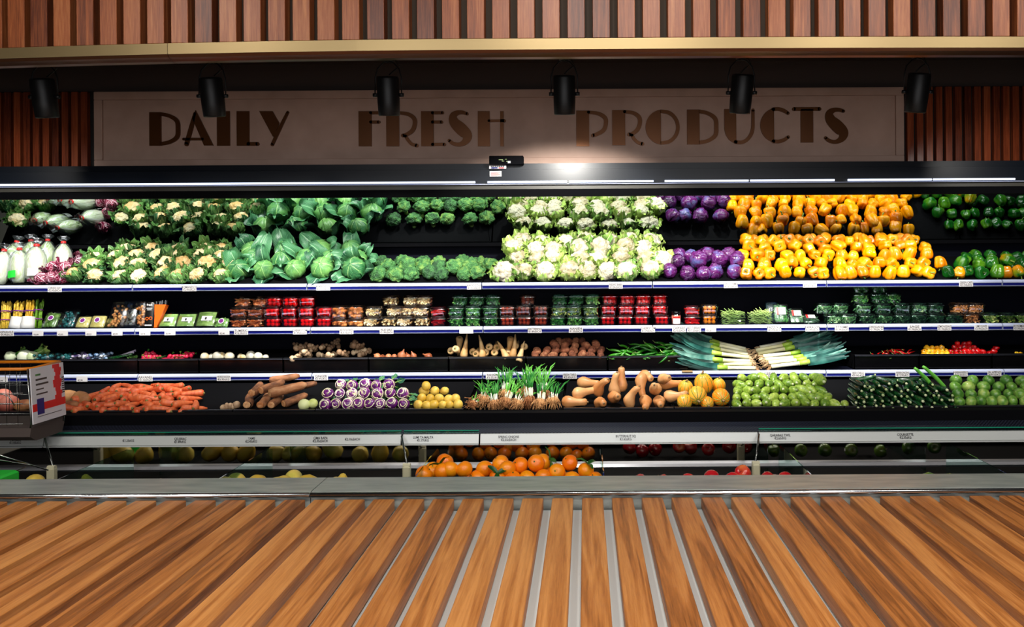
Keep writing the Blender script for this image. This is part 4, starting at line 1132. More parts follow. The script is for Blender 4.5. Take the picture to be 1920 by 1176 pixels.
def fill(b, w, d, h, kind, mat, seed):
    rr = random.Random(seed)
    if kind == 'balls':
        r = .0148; nx = int(w * .9 / (2 * r)); ny = max(1, int(d * .86 / (2 * r))); nzv = max(1, int(h / (2 * r * .9)))
        for k in range(nzv):
            for j in range(ny):
                for i in range(nx):
                    if 0 < j < ny - 1 and k < nzv - 1: continue
                    b.ball(((i - (nx - 1) / 2) * 2.05 * r * (.94 + .03 * k) + rr.uniform(-.002, .002), (j - (ny - 1) / 2) * 2.05 * r * .95 + rr.uniform(-.002, .002), r + .003 + k * r * 1.75 + rr.uniform(0, .003)), r, mat, 9, 6)
    elif kind == 'bits':
        for k in range(46):
            e = Euler((rr.uniform(0, 6), rr.uniform(0, 6), rr.uniform(0, 6)))
            x = rr.uniform(-.42, .42) * w; y = -.40 * d if rr.random() < .6 else rr.uniform(-.4, .4) * d; z = rr.uniform(.012, h - .006)
            b.ball((x, y, z), .011, mat, 6, 4, (.62, .62, 1.25), e)
    elif kind == 'fingers':
        for k in range(34):
            e = Euler((0, pi / 2 + rr.uniform(-.5, .5), rr.uniform(-.5, .5)))
            b.ball((rr.uniform(-.36, .36) * w, -.38 * d if rr.random() < .6 else rr.uniform(-.38, .38) * d, rr.uniform(.01, h - .006)), .008, mat, 6, 5, (.75, .75, 2.6), e)
    elif kind == 'leaves':
        for k in range(64):
            c = Vector((rr.uniform(-.42, .42) * w, (-.42 * d if rr.random() < .55 else rr.uniform(-.4, .4) * d), rr.uniform(.006, h - .004)))
            e = Euler((rr.uniform(.6, 2.4), rr.uniform(-1, 1), rr.uniform(0, 6))); M = Matrix.Translation(c) @ e.to_matrix().to_4x4()
            L = rr.uniform(.012, .022); q = L * rr.uniform(.2, .45)
            b.add([(-L, 0, 0), (0, -q, .002), (L, 0, 0), (0, q, .002), (0, 0, .004)], [(0, 1, 4), (1, 2, 4), (2, 3, 4), (3, 0, 4)], mat, None, M)
    elif kind == 'mush':
        for k in range(16):
            e = Euler((rr.uniform(-1, 1), rr.uniform(-1, 1), 0))
            b.ball((rr.uniform(-.36, .36) * w, -.3 * d if rr.random() < .6 else rr.uniform(-.34, .34) * d, rr.uniform(.014, h - .01)), .0185, mat, 9, 6, (1, 1, .8), e)
def make_punnet(kind, mat, seed, w=.118, d=.095, h=.056, cname='contents', lidh=.014, dark=False):
    pm = {'tomato': 'red_plastic', 'chilli_red': 'red_plastic', 'herb_green': 'green_plastic', 'dark_herb': 'green_plastic', 'lime_leaf': 'green_plastic'}.get(mat, 'warm_plastic')
    b = MB(); trayshape(b, w, d, h, pm)
    l = MB(); lidshape(l, w, d, h + .003, lidh, 'black_gloss' if dark else pm)
    c = MB(); fill(c, w * .96, d * .96, h, kind, mat, seed)
    return Proto('plastic_punnet', b.mesh('punnet'), [('lid', l.mesh('lid')), (cname, c.mesh(cname))])
PUN = {}
def pun(key, kind, mat, cname, n=2, **kw): PUN[key] = [make_punnet(kind, mat, 100 + len(PUN) * 5 + i, cname=cname, **kw) for i in range(n)]
pun('tomato', 'balls', 'tomato', 'cherry_tomatoes')
pun('plum', 'balls', 'plum_tomato', 'plum_tomatoes')
pun('orange', 'balls', 'orange_tomato', 'orange_tomatoes', w=.12)
pun('garlic', 'bits', 'garlic', 'garlic_cloves')
pun('turmeric', 'fingers', 'turmeric', 'turmeric_roots')
pun('redchil', 'fingers', 'chilli_red', 'red_chillies')
pun('mush', 'mush', 'mushroom_brown', 'mushrooms', h=.10)
pun('mushlow', 'mush', 'mushroom_brown', 'mushrooms', h=.04)
pun('herb', 'leaves', 'herb_green', 'green_leaves', n=3)
pun('lime', 'leaves', 'lime_leaf', 'yellow_green_leaves')
pun('dherb', 'leaves', 'dark_herb', 'dark_green_herbs', n=3)
pun('brown', 'leaves', 'dry_brown', 'dried_brown_pieces')
pun('caper', 'balls', 'lime_leaf', 'green_olives')

# ------------------------------------------------------------------ heaps on the top shelf
TZ = LIPZ['top'] - .004
b = MB()
for i in range(7):
    x0, x1 = PX(JO['top'][i], LY) + .006, PX(JO['top'][i + 1], LY) - .006
    b = MB(); b.prism([(5.76, TZ), (6.19, TZ), (6.19, TZ + .17), (5.76, TZ + .004)], x0, x1, 'black_matt')
    solo('sloping_display_riser', b, 'black sloping riser under the vegetables on the top shelf, %s module' % NM[i], 'riser', group='sloping risers')
def rise(Y, z0=None): return TZ + .006 + max(0, (Y - 5.76)) * .39

def heap(protos, rows, desc, cat, group, rotf, heapname):
    """rows: (px_left, px_right, n, Y, height of centre above riser, scale)"""
    for r, (a, c, n, Y, hz, sc) in enumerate(rows):
        vis = [k for k in range(n)]
        for k in range(n):
            px = a + (c - a) * (k + .5 + ((.22 if r % 2 else -.22) if n > 3 else 0)) / n
            jx = (c - a) / n * .0038 * .22
            x = PX(px, Y) + R.uniform(-jx, jx)
            y = Y + R.uniform(-.012, .012)
            rot = rotf(r, k)
            lab = '%s, %s, %s of %s' % (desc, place_word(k, n), ROWN[r] if r < len(rows) - 1 or len(rows) == 1 else 'back row', heapname)
            R.choice(protos).spawn((x, y, rise(y) + hz + R.uniform(-.010, .012)), rot, sc * R.uniform(.94, 1.14), lab, cat, group)
def up(t=50, j=25):
    return lambda r, k: (radians(t + R.uniform(-j, j)), radians(R.uniform(-j, j)), R.uniform(0, 0) )
def upz(t=50, j=25):
    def f(r, k):
        e = Euler((radians(t + R.uniform(-j, j)), radians(R.uniform(-j, j)), 0)).to_matrix() @ Euler((0, 0, R.uniform(0, 6.28))).to_matrix()
        return tuple(e.to_euler())
    return f
def anyrot(r, k): return (R.uniform(0, 6.28), R.uniform(0, 6.28), R.uniform(0, 6.28))
def standrot(r, k):
    if R.random() < .5 and r < 3: e = Euler((radians(R.uniform(150, 210)), radians(R.uniform(-16, 16)), 0))
    else: e = Euler((radians(R.choice((75, 105, -100, 140)) + R.uniform(-25, 25)), radians(R.uniform(-50, 50)), 0))
    e = e.to_matrix() @ Euler((0, 0, R.uniform(0, 6.28))).to_matrix()
    return tuple(e.to_euler())
# off-frame greens that the mirror shows
heap(CAULI_G[:2], [(-120, -2, 3, 5.84, .06, 1.0), (-110, -10, 2, 6.0, .08, 1.0)], 'leafy green cauliflower', 'cauliflower', 'green cauliflowers past the bagged cabbages', upz(40), 'heap beyond the bagged cabbages')
# bagged chinese cabbages
for k, (px, Y, s) in enumerate(((2, 5.80, 1.0), (36, 5.82, 1.0), (66, 5.84, 1.08), (118, 5.98, .95), (22, 6.0, .95), (58, 6.02, .95), (88, 6.06, .9))):
    BAGC[k % 3].spawn((PX(px, Y), Y, rise(Y) + .11 * s - .01), (radians(-14), radians(R.uniform(-6, 6)), R.uniform(-.4, .4)), s * 1.16, 'bagged Chinese cabbage with red tie, %s' % (['front row leftmost', 'front row middle', 'front row rightmost', 'standing alone at the right', 'back row leftmost', 'back row middle', 'back row rightmost'][k]), 'cabbage', 'bagged Chinese cabbages')
for k, (px, Y, hz) in enumerate(((78, 5.79, .035), (98, 5.80, .038), (118, 5.80, .036), (100, 5.84, .095), (122, 5.86, .085), (128, 5.93, .055), (150, 6.06, .05))):
    RADI[k % 3].spawn((PX(px, Y), Y, rise(Y) + hz), upz(60)(0, 0), 1, 'round magenta and white radicchio, %s beside bagged cabbages' % (['leftmost on the shelf', 'second from left on the shelf', 'third from left on the shelf', 'upper left', 'upper right', 'behind the others', 'farthest back'][k]), 'radicchio', 'radicchio heads')
heap(CAULI_G, [(134, 440, 8, 5.81, .045, .92), (150, 440, 7, 5.91, .075, .95), (170, 440, 7, 6.0, .10, .95), (200, 440, 5, 6.09, .11, 1.0)], 'cream cauliflower in dark green leaves', 'cauliflower', 'cream cauliflowers in green leaves', upz(52, 22), 'left cauliflower heap')
heap(CABB, [(440, 690, 5, 5.85, .065, .92), (445, 690, 5, 5.95, .095, .95), (470, 690, 4, 6.08, .11, .95)], 'green cabbage with loose outer leaves', 'cabbage', 'green cabbages', upz(48, 20), 'green cabbage heap')
heap(BROC, [(695, 920, 7, 5.80, .045, 1.0), (705, 925, 7, 5.89, .07, 1.0), (700, 925, 6, 6.0, .045, 1.0)], 'green broccoli head', 'broccoli', 'broccoli heads', upz(42, 16), 'broccoli heap')
heap(CAULI_W, [(935, 1250, 8, 5.82, .055, 1.0), (935, 1255, 8, 5.91, .105, .95), (945, 1240, 7, 5.98, .155, .95), (950, 1240, 7, 6.08, .165, .95)], 'white cauliflower with pale green leaves', 'cauliflower', 'white cauliflowers under the bright spotlight', upz(48, 20), 'white cauliflower heap')
heap(REDC, [(1252, 1392, 5, 5.81, .045, 1.0), (1252, 1390, 4, 5.88, .095, 1.0), (1260, 1385, 4, 6.0, .09, 1.0)], 'shiny purple red cabbage', 'red cabbage', 'red cabbages', anyrot, 'red cabbage heap')
heap(PEPY, [(1390, 1762, 15, 5.80, .040, 1.0), (1388, 1764, 14, 5.85, .085, 1.0), (1388, 1752, 14, 5.91, .125, 1.0), (1390, 1745, 13, 5.98, .155, 1.0), (1392, 1725, 12, 6.06, .17, 1.0), (1392, 1720, 12, 6.13, .15, 1.0)], 'yellow bell pepper', 'bell pepper', 'yellow bell peppers', standrot, 'yellow pepper heap')
heap(PEPG, [(1800, 1876, 3, 5.80, .038, 1.0), (1790, 2010, 8, 5.88, .06, 1.0), (1800, 2000, 8, 5.98, .04, .9), (1790, 2010, 9, 6.08, .04, .9)], 'glossy green bell pepper', 'bell pepper', 'green bell peppers', standrot, 'green pepper heap')
for k, (px, Y, hz, pr, d_) in enumerate(((1777, 5.80, .04, PEPG[0], 'green bell pepper next to the yellow heap'), (1888, 5.79, .042, PEPT[0], 'half green half orange bell pepper near the right edge'), (1790, 5.79, .038, PEPY[2], 'single orange yellow bell pepper among the green ones'), (1910, 5.8, .04, PEPT[1], 'yellow green turning bell pepper at the right edge'), (1888, 5.86, .10, PEPT[1], 'orange tinged bell pepper on top of the green ones'))):
    pr.spawn((PX(px, Y) + (.03 if k == 2 else 0), Y, rise(Y) + hz), standrot(0, 0), 1, d_, 'bell pepper', 'mixed bell peppers')

# ------------------------------------------------------------------ packs and punnets on the second shelf
Z2 = LIPZ['second'] - .004
def stack(key, name, cols, level, Y=5.80, sc=1.0, desc='', tagw=''):
    for k, px in enumerate(cols):
        pr = PUN[key][R.randrange(len(PUN[key]))]
        z = Z2 + level * .0745 * sc + .001
        lv = ['lowest layer', 'second layer', 'third layer', 'top layer'][level]
        lab = 'clear punnet of %s, %s in the %s%s' % (desc, place_word(k, len(cols)), lv, tagw)
        pr.spawn((PX(px, Y), Y + R.uniform(-.004, .004), z), (0, 0, R.uniform(-.05, .05)), sc, lab, 'punnet', name)
for lv, cols in enumerate(([450, 481], [450, 481], [458, 490])): stack('turmeric', 'turmeric punnets', cols, lv, desc='brown turmeric roots', Y=5.80 if lv < 2 else 5.84)
for lv, cols in enumerate(([512, 544, 576, 608], [511, 543, 575, 609], [515, 546, 577])): stack('tomato', 'left cherry tomato punnets', cols, lv, desc='red cherry tomatoes', tagw=' of left stack')
stack('mushlow', 'mushroom tubs', [638, 668], 0, desc='brown mushrooms', sc=1.0)
for k, px in enumerate((637, 668)):
    PUN['mush'][k].spawn((PX(px, 5.81), 5.81, Z2 + .061), (0, 0, 0), (1, 1, .8), 'tall clear tub of brown mushrooms, %s of two' % ('left' if k == 0 else 'right'), 'punnet', 'mushroom tubs')
for lv, cols in enumerate(([698, 729, 760, 791], [702, 741, 767, 791], [733, 772, 798])): stack('garlic', 'garlic punnets', cols, lv, desc='peeled garlic cloves', Y=5.80 if lv < 2 else 5.85)
for lv in (0, 1): stack('redchil', 'red chilli punnets', [822], lv, desc='red chillies', sc=.95)
for lv, cols in enumerate(([856, 887, 920], [855, 887, 920], [863, 895, 925])): stack('herb', 'green leaf punnets', cols, lv, desc='dark green leaves', Y=5.80 if lv < 2 else 5.86)
for lv, cols in enumerate(([951, 982, 1013], [950, 981, 1014], [989])): stack('plum', 'plum tomato punnets', cols, lv, desc='brown red plum tomatoes', Y=5.80 if lv < 2 else 5.86)
for lv, cols in enumerate(([1045, 1077, 1108], [1048, 1075, 1107], [1049, 1080, 1110])): stack('lime' if lv == 1 else 'herb', 'light green leaf punnets', cols, lv, desc='yellow green leaves' if lv == 1 else 'light green leaves', Y=5.80 if lv < 2 else 5.86)
for lv, cols in enumerate(([1139, 1171, 1202, 1240], [1140, 1173, 1204, 1236], [1142, 1175, 1205, 1237])): stack('tomato', 'right cherry tomato punnets', cols, lv, desc='red cherry tomatoes', tagw=' of right stack', Y=5.80 if lv < 2 else 5.84)
for lv in (0, 1): stack('redchil', 'red berry punnets', [1296], lv, desc='dark red berries', sc=.95)
for lv in (0, 1): stack('orange', 'orange tomato punnets', [1329], lv, desc='orange cherry tomatoes')
# jar
b = MB(); b.rev([(0, 0), (.0, .033), (.004, .036), (.07, .036), (.078, .031), (.08, .031)], 'clear_plastic', 20)
j = solo('glass_jar', b, 'small glass jar of capers with black lid and white label', 'jar', (PX(1267, 5.79), 5.79, Z2 + .001), True)
c = MB(); c.rev([(.003, 0), (.003, .033), (.068, .033), (.068, 0)], 'red_potato', 14); part('capers', c, j, True)
c = MB(); c.rev([(.078, .034), (.08, .036), (.096, .036), (.098, .034), (.098, 0)], 'black_gloss', 20); part('lid', c, j, True)
c = MB(); c.sheet(lambda u, v: (.0375 * cos(-pi / 2 + u * .75), .0375 * sin(-pi / 2 + u * .75), .01 + v * .038), 8, 1, 'sticker_white'); c.sheet(lambda u, v: (.0376 * cos(-pi / 2 + u * .75), .0376 * sin(-pi / 2 + u * .75), .048 + v * .014), 8, 1, 'red_band'); part('label', c, j, True)
# green bean boxes
for k, (px, w) in enumerate(((1372, .185), (1424, .18))):
    b = MB(); trayshape(b, w, .14, .075, 'clear_plastic', .96)
    o = solo('clear_box', b, 'clear plastic box full of thin green beans, %s of the two' % ('left' if k == 0 else 'right'), 'box', (PX(px, 5.82), 5.82, Z2 + .001), True, group='green bean boxes')
    c = MB(); rr = random.Random(k + 5)
    for q in range(75):
        x = rr.uniform(-.35, .35) * w; y = rr.uniform(-.06, -.02) if rr.random() < .6 else rr.uniform(-.05, .05); z = rr.uniform(.008, .092); L = rr.uniform(.03, .055); a = rr.uniform(-.6, .6); cu = rr.uniform(-.02, .02)
        pts = []
        for t in (-1, -.3, .4, 1):
            xx = x + t * L * cos(a); zz = z + t * L * sin(a) + cu * t * t
            pts.append((max(-.46 * w, min(.46 * w, xx)), y, max(.005, zz)))
        c.tube(pts, .0025, 'bean_green', 4)
    m_ = part('green_beans', c, o, True); m_['kind'] = 'stuff'
# wrapped herb packs with red-white labels
def wrapped(px, Y, w, h, mat, lean, lab, cat='pack', name='wrapped_pack', sticker=None, film='clear_plastic', z=Z2, group=None, d=.03, rotz=0, kind='leaves'):
    o = tag(link(name, None, None, (PX(px, Y), Y, z + .002), (radians(-lean), 0, rotz)), lab, cat, group)
    b = MB(); b.box(-w / 2, w / 2, -d / 2, d / 2, .0, h, film, .010); part('wrapping', b, o, True)
    c = MB(); rr = random.Random(int(px))
    if kind == 'leaves':
        for q in range(70):
            M = Matrix.Translation((rr.uniform(-.42, .42) * w, rr.uniform(-.35, .3) * d, rr.uniform(.08, .92) * h)) @ Euler((rr.uniform(.9, 2.2), rr.uniform(-1, 1), rr.uniform(-1, 1))).to_matrix().to_4x4()
            L = rr.uniform(.01, .02); q_ = L * .35
            c.add([(-L, 0, 0), (0, -q_, .002), (L, 0, 0), (0, q_, .002), (0, 0, .004)], [(0, 1, 4), (1, 2, 4), (2, 3, 4), (3, 0, 4)], mat, None, M)
        c.box(-w * .42, w * .42, -.2 * d, .3 * d, .1 * h, .9 * h, mat, .008)
    elif kind == 'sticks':
        for q in range(13):
            zz = h * (.1 + .062 * q); c.tube([(-w * .43, -.1 * d, zz), (0, -.2 * d, zz + rr.uniform(-.004, .004)), (w * .43, -.1 * d, zz)], .0062, mat, 6)
    elif kind == 'lumps':
        for q in range(46): c.ball((rr.uniform(-.4, .4) * w, rr.uniform(-.3, .2) * d, rr.uniform(.08, .85) * h * (1 if rr.random() < .7 else .6)), rr.uniform(.008, .013), mat, 7, 5)
    elif kind == 'solid':
        c.box(-w * .45, w * .45, -.35 * d, .35 * d, .04 * h, .94 * h, mat, .008)
    part('contents', c, o, True)
    if sticker:
        s_ = MB()
        if sticker == 'purple':
            s_.rev([(0, 0), (0, .021)], 'sticker_white', 20); s_.rev([(.0012, 0), (.0012, .016)], 'sticker_purple', 20)
            part('round_sticker', s_, o, loc=(-.004, -d / 2 - .0015, h * .58), rot=(pi / 2, 0, 0))
        elif sticker == 'redwhite':
            s_.box(-w * .3, w * .3, -d / 2 - .003, -d / 2 - .001, h * .45, h * .8, 'sticker_white'); s_.box(-w * .3, -w * .16, -d / 2 - .0045, -d / 2 - .0032, h * .45, h * .8, 'red_band')
            for q in range(3): s_.box(-w * .1, w * .22, -d / 2 - .0045, -d / 2 - .0032, h * (.5 + .09 * q), h * (.52 + .09 * q), 'ink')
            part('label', s_, o)
        elif sticker == 'white':
            s_.box(-w * .22, w * .3, -d / 2 - .003, -d / 2 - .001, h * .35, h * .62, 'sticker_white'); s_.box(-w * .05, w * .04, -d / 2 - .0045, -d / 2 - .0032, h * .4, h * .55, 'ink'); part('label', s_, o)
    return o
wrapped(1465, 5.80, .11, .15, 'herb_green', 22, 'shiny wrapped herb pack with red and white label, left one', sticker='redwhite', film='film', group='wrapped herb packs')
wrapped(1495, 5.80, .11, .13, 'dark_herb', 38, 'wrapped herb pack with red and white label, right one', sticker='redwhite', film='film', group='wrapped herb packs')
wrapped(1522, 5.80, .11, .10, 'dark_herb', 55, 'flat dark wrapped herb pack beside the wrapped pair', sticker='redwhite', film='film', group='wrapped herb packs')
wrapped(1448, 5.92, .10, .16, 'dark_herb', 15, 'bluish wrapped herb pack standing behind the labelled packs', film='blue_film', group='wrapped herb packs')
stack('dherb', 'dark herb punnets in the middle', [1560, 1588], 0, desc='dark green herbs', tagw=' beside wrapped packs')
stack('dherb', 'dark herb punnets in the middle', [1542, 1573], 1, Y=5.84, desc='dark green herbs', tagw=' beside wrapped packs')
stack('dherb', 'herb punnets on the right', [1623, 1656, 1688, 1719, 1752, 1785], 0, desc='green herbs', tagw=' at right')
stack('dherb', 'herb punnets on the right', [1616, 1653, 1688, 1720, 1750], 1, desc='green herbs', tagw=' at right')
stack('herb', 'herb punnets on the right', [1611, 1644, 1672], 2, Y=5.84, desc='green herbs', tagw=' at right')
stack('herb', 'herb punnets on the right', [1611, 1645], 3, Y=5.86, desc='green herbs', tagw=' at right')
stack('brown', 'dried brown punnets', [1820], 0, desc='brown dried pieces', tagw=' at right')
stack('brown', 'dried brown punnets', [1797, 1826], 1, desc='brown dried pieces', tagw=' at right')
stack('lime', 'pale herb punnets at the right edge', [1853, 1883, 1914], 0, desc='pale green lime leaves')
# left packs
def asparagus(px, Y, mat, paper, lab, h=.20, lean=12):
    o = tag(link('asparagus_bunch', None, None, (PX(px, Y), Y, Z2 + .002), (radians(-lean), 0, R.uniform(-.3, .3))), lab, 'asparagus', 'asparagus bunches')
    b = MB(); rr = random.Random(int(px))
    for k in range(16):
        a = rr.uniform(0, 6.28); r_ = sqrt(rr.random()) * .033; hh = h * rr.uniform(.9, 1.03)
        x, y = r_ * cos(a), r_ * sin(a)
        b.tube([(x, y, 0), (x * .9, y * .9, hh * .5), (x * 1.05, y * 1.05, hh * .82), (x * 1.1, y * 1.1, hh * .93), (x * 1.1, y * 1.1, hh)], [.0065, .006, .006, .0075, .0015], mat, 7)
    part('spears', b, o, True)
    for z in (.30, .62):
        b = MB(); b.rev([(h * z - .004, .036), (h * z - .002, .039), (h * z + .002, .039), (h * z + .004, .036)], 'sticker_purple', 14)
        part('rubber_band', b, o, True)
    if paper:
        b = MB(); b.rev([(-.001, .0), (-.001, .046), (.03, .047), (.075, .042), (.085, .041)], 'paper_white', 16, lambda a, t: 1 + .05 * sin(3 * a + t * 9)); part('paper_wrap', b, o, True)
asparagus(8, 5.80, 'asparagus_yellow', False, 'yellow asparagus bunch with purple label at the left edge')
asparagus(29, 5.79, 'asparagus_yellow', True, 'yellow asparagus bunch in white paper, left of two', .205)
asparagus(51, 5.79, 'asparagus_yellow', True, 'yellow asparagus bunch in white paper, right of two', .205)
asparagus(67, 5.83, 'asparagus_green', False, 'green asparagus bunch leaning beside the yellow bunches', .21)
wrapped(90, 5.80, .11, .135, 'bean_green', 35, 'green vegetable bag with round purple and white sticker', sticker='purple', film='film', group='packs at left of second shelf')
wrapped(122, 5.81, .12, .155, 'sprout_bag', 35, 'teal and purple film bag of green leaves', sticker=None, film='film', kind='lumps', group='packs at left of second shelf')
wrapped(152, 5.80, .105, .095, 'corn_pack', 35, 'flat yellow corn pack with purple sticker, left of two', sticker='purple', kind='solid', group='packs at left of second shelf')
wrapped(180, 5.79, .115, .10, 'corn_pack', 30, 'flat yellow corn pack with purple sticker, right of two', sticker='purple', kind='solid', group='packs at left of second shelf')
wrapped(163, 5.88, .10, .12, 'corn_pack', 60, 'flat pale pack lying behind the yellow corn packs', kind='solid', group='packs at left of second shelf')
wrapped(200, 5.86, .11, .11, 'corn_pack', 60, 'pale flat pack lying behind the right yellow corn pack', kind='solid', group='packs at left of second shelf')
wrapped(218, 5.81, .13, .20, 'mushroom_brown', 25, 'large clear bag of orange brown nuts, left', film='film', kind='lumps', group='packs at left of second shelf', d=.05)
wrapped(240, 5.83, .12, .21, 'mushroom_brown', 22, 'large clear bag of orange brown nuts, right', film='blue_film', kind='lumps', group='packs at left of second shelf', d=.05)
wrapped(263, 5.80, .075, .19, 'mushroom_brown', 10, 'narrow striped clear bag of nuts beside the black pack', film='film', kind='lumps', group='packs at left of second shelf', d=.04)
o = wrapped(279, 5.79, .072, .19, 'black_pack', 8, 'black pack with white and red print beside the orange pack', film='black_pack', kind='solid', group='packs at left of second shelf')
textobj('print', 'fresh', .022, o, (0, -.0165, .165), 'sticker_white', sx=.9)
c = MB()
for k, (x, w_) in enumerate(((-.02, .04), (-.016, .032))): c.box(x, x + w_, -.0165, -.0155, .138 - .012 * k, .143 - .012 * k, 'sticker_white')
c.rev([(0, .008), (0, .012)], 'orange_pack', 14, M=Matrix.Translation((-.012, -.0165, .065)) @ Matrix.Rotation(pi / 2, 4, 'X')); c.rev([(0, .008), (0, .012)], 'orange_pack', 14, M=Matrix.Translation((.014, -.0165, .068)) @ Matrix.Rotation(pi / 2, 4, 'X'))
c.box(-.025, .025, -.0165, -.0155, .014, .022, 'sticker_white'); part('printed_marks', c, o)
o = tag(link('carrot_bag', None, None, (PX(293, 5.80), 5.80, Z2 + .002), (radians(-10), 0, 0)), 'orange cone shaped bag of carrots with blue film top', 'bag', 'packs at left of second shelf')
b = MB(); b.add([(-.02, -.012, 0), (.004, -.012, 0), (-.02, .012, 0), (.004, .012, 0), (-.03, -.025, .165), (.066, -.025, .165), (-.03, .02, .165), (.066, .02, .165)], [(0, 2, 3, 1), (4, 5, 7, 6), (0, 1, 5, 4), (2, 6, 7, 3), (0, 4, 6, 2), (1, 3, 7, 5)], 'orange_pack'); part('carrots', b, o)
b = MB(); b.sheet(lambda u, v: (.018 + u * .045, -.004 + .01 * sin(u * 7), .165 + v * .03 + .006 * sin(u * 9)), 10, 2, 'blue_film'); part('film_top', b, o, True)
for k, (px, w, h, mt, lb) in enumerate(((312, .13, .12, 'bean_green', 'film tray of green beans, leftmost of three'), (346, .14, .12, 'bean_green', 'film tray of green beans, middle of three'), (383, .145, .135, 'bean_green', 'film tray of green beans, rightmost of three, a little higher'))):
    wrapped(px, 5.80, w, h, mt, 32, lb, sticker='white', kind='sticks', group='film trays of green beans', d=.028)
wrapped(414, 5.79, .105, .075, 'herb_green', 30, 'small clear pack of leaves with purple print', sticker='purple', group='packs at left of second shelf')

# ------------------------------------------------------------------ trays of the third shelf
Z3 = LIPZ['third'] - .004
TF = 5.77; LIPT = PZ(667.5, TF)
def tray(px0, px1, Yf, z0, zl, depth, lab, slope, group, wire=False):
    x0, x1 = PX(px0, Yf) + .003, PX(px1, Yf) - .003
    o = tag(link('produce_tray', None, None, ((x0 + x1) / 2, Yf, z0)), lab, 'tray', group)
    w = (x1 - x0) / 2; h = zl - z0
    b = MB(); b.box(-w, w, 0, depth, 0, .006, 'black_gloss')
    if wire:
        n = int(w * 2 / .012)
        for k in range(n + 1): b.box(-w + k * w * 2 / n - .001, -w + k * w * 2 / n + .001, 0, .002, 0, h, 'black_matt')
        b.box(-w, w, -.001, .003, h - .004, h, 'black_matt'); b.box(-w, w, -.001, .003, h * .45, h * .45 + .003, 'black_matt')
    else:
        b.box(-w, w, 0, .004, 0, h - .012, 'black_gloss')
    b.box(-w, w, depth - .004, depth, 0, h, 'black_matt')
    b.box(-w, -w + .004, 0, depth, 0, h - .004, 'black_matt'); b.box(w - .004, w, 0, depth, 0, h - .004, 'black_matt')
    part('bin', b, o)
    if not wire:
        b = MB(); b.prism([(-.012, h - .012), (-.014, h - .009), (-.008, h - .001), (.0, h), (.012, h - .002), (.012, h - .008), (-.004, h - .012)], -w, w, 'rim_gloss'); part('glossy_rim', b, o, False, 'shiny black rim')
    b = MB(); b.prism([(.006, h - .03), (depth - .006, h - .03 + slope), (depth - .006, h - .036 + slope), (.006, h - .036)], -w + .006, w - .006, 'black_matt'); part('false_bottom', b, o)
    return o
T3 = [(-100, 108), (108, 258), (258, 372), (372, 530), (530, 690), (690, 840), (840, 985), (985, 1138), (1138, 1290), (1600, 1722), (1722, 1858), (1858, 2010)]
CONT3 = ['fennel', 'bagged small vegetables', 'radishes', 'turnips', 'ginger', 'shallots', 'parsnips', 'taro roots', 'green chillies', 'red chillies', 'habaneros', 'a few leftover peppers']
for (a, c), t in zip(T3, CONT3):
    tray(a, c, TF, Z3, LIPT, .40, 'shallow black tray holding %s on the third shelf' % t, .045, 'trays on the third shelf')
def in3(Y): return LIPT - .03 + (Y - TF) * .11
def lay(protos, items, z_of, desc, cat, group, rotf, where, sc=1.0, r0=.02):
    """items: rows (px0, px1, n, Y, extra height)"""
    for r, (a, c, n, Y, e) in enumerate(items):
        for k in range(n):
            px = a + (c - a) * (k + .5) / n
            y = Y + R.uniform(-.006, .006)
            rn = ROWN[r] if len(items) > 1 else 'row'
            R.choice(protos).spawn((PX(px, Y) + R.uniform(-.005, .005), y, z_of(y) + r0 + e + R.uniform(-.002, .004)), rotf(r, k), sc * R.uniform(.9, 1.1), '%s, %s, %s %s' % (desc, place_word(k, n), rn, where.replace('of the', 'of')), cat, group)
def flatrot(r, k): return (R.uniform(-.3, .3), R.uniform(-.3, .3), R.uniform(0, 6.28))
# fennel and leafy greens
for k, (px, s) in enumerate(((20, .9), (48, 1.15), (62, .9))):
    b = MB(); b.rev([(-.05, 0), (-.045, .02), (-.02, .04), (.01, .035), (.03, .022), (.04, .018)], 'fennel_white', 14, lambda a, t: 1 + .12 * cos(2 * a))
    t = MB(); rr = random.Random(k)
    for q in range(7):
        a = q * .9; t.tube([(.01 * cos(a), .008 * sin(a), .03), (.02 * cos(a), .016 * sin(a), .06), (.04 * cos(a) + .01, .03 * sin(a), .10)], [.007, .006, .005], 'greens', 6)
        leafpatch(t, a, [(.02, .06), (.04, .09), (.06, .10)], .018, 'pale_leaf', .3, .4, q, 3, 4)
    pr = Proto('fennel_bulb', b.mesh('fennel'), [('stalks', t.mesh('stalks'))])
    pr.spawn((PX(px, 5.84), 5.84, in3(5.84) + .035), (0, radians(75), radians(10 + 20 * k)), s, 'pale fennel bulb with green stalks, %s behind the trolley basket' % (['leftmost', 'middle and largest', 'rightmost'][k]), 'fennel', 'fennel bulbs')
for k, (px, mt, lb) in enumerate(((88, 'sprout_bag', 'teal green bag of baby vegetables, leftmost of four'), (118, 'sprout_bag', 'teal green bag of baby vegetables, second of four'), (155, 'aubergine', 'bag of striped purple and white baby aubergines'), (188, 'blue_bag', 'bluish bag of vegetables beside the striped aubergines'))):
    o = tag(link('vegetable_bag', None, None, (PX(px, 5.85), 5.85, in3(5.85) + .002)), lb, 'bag', 'bags on the third shelf')
    c = MB(); rr = random.Random(k + 77)
    for q in range(26): c.ball((rr.uniform(-.07, .07), rr.uniform(-.05, .05), rr.uniform(.01, .045)), rr.uniform(.010, .016), mt, 7, 5, (1, 1, .8))
    part('vegetables', c, o, True)
    c = MB(); c.rev([(.0, 0), (.002, .08), (.03, .085), (.055, .06), (.066, 0)], 'film', 16, lambda a, t: 1 + .1 * sin(5 * a + 4 * t) , lambda x, y, z: (x, y * .75, z)); part('plastic_film', c, o, True)
b = MB()
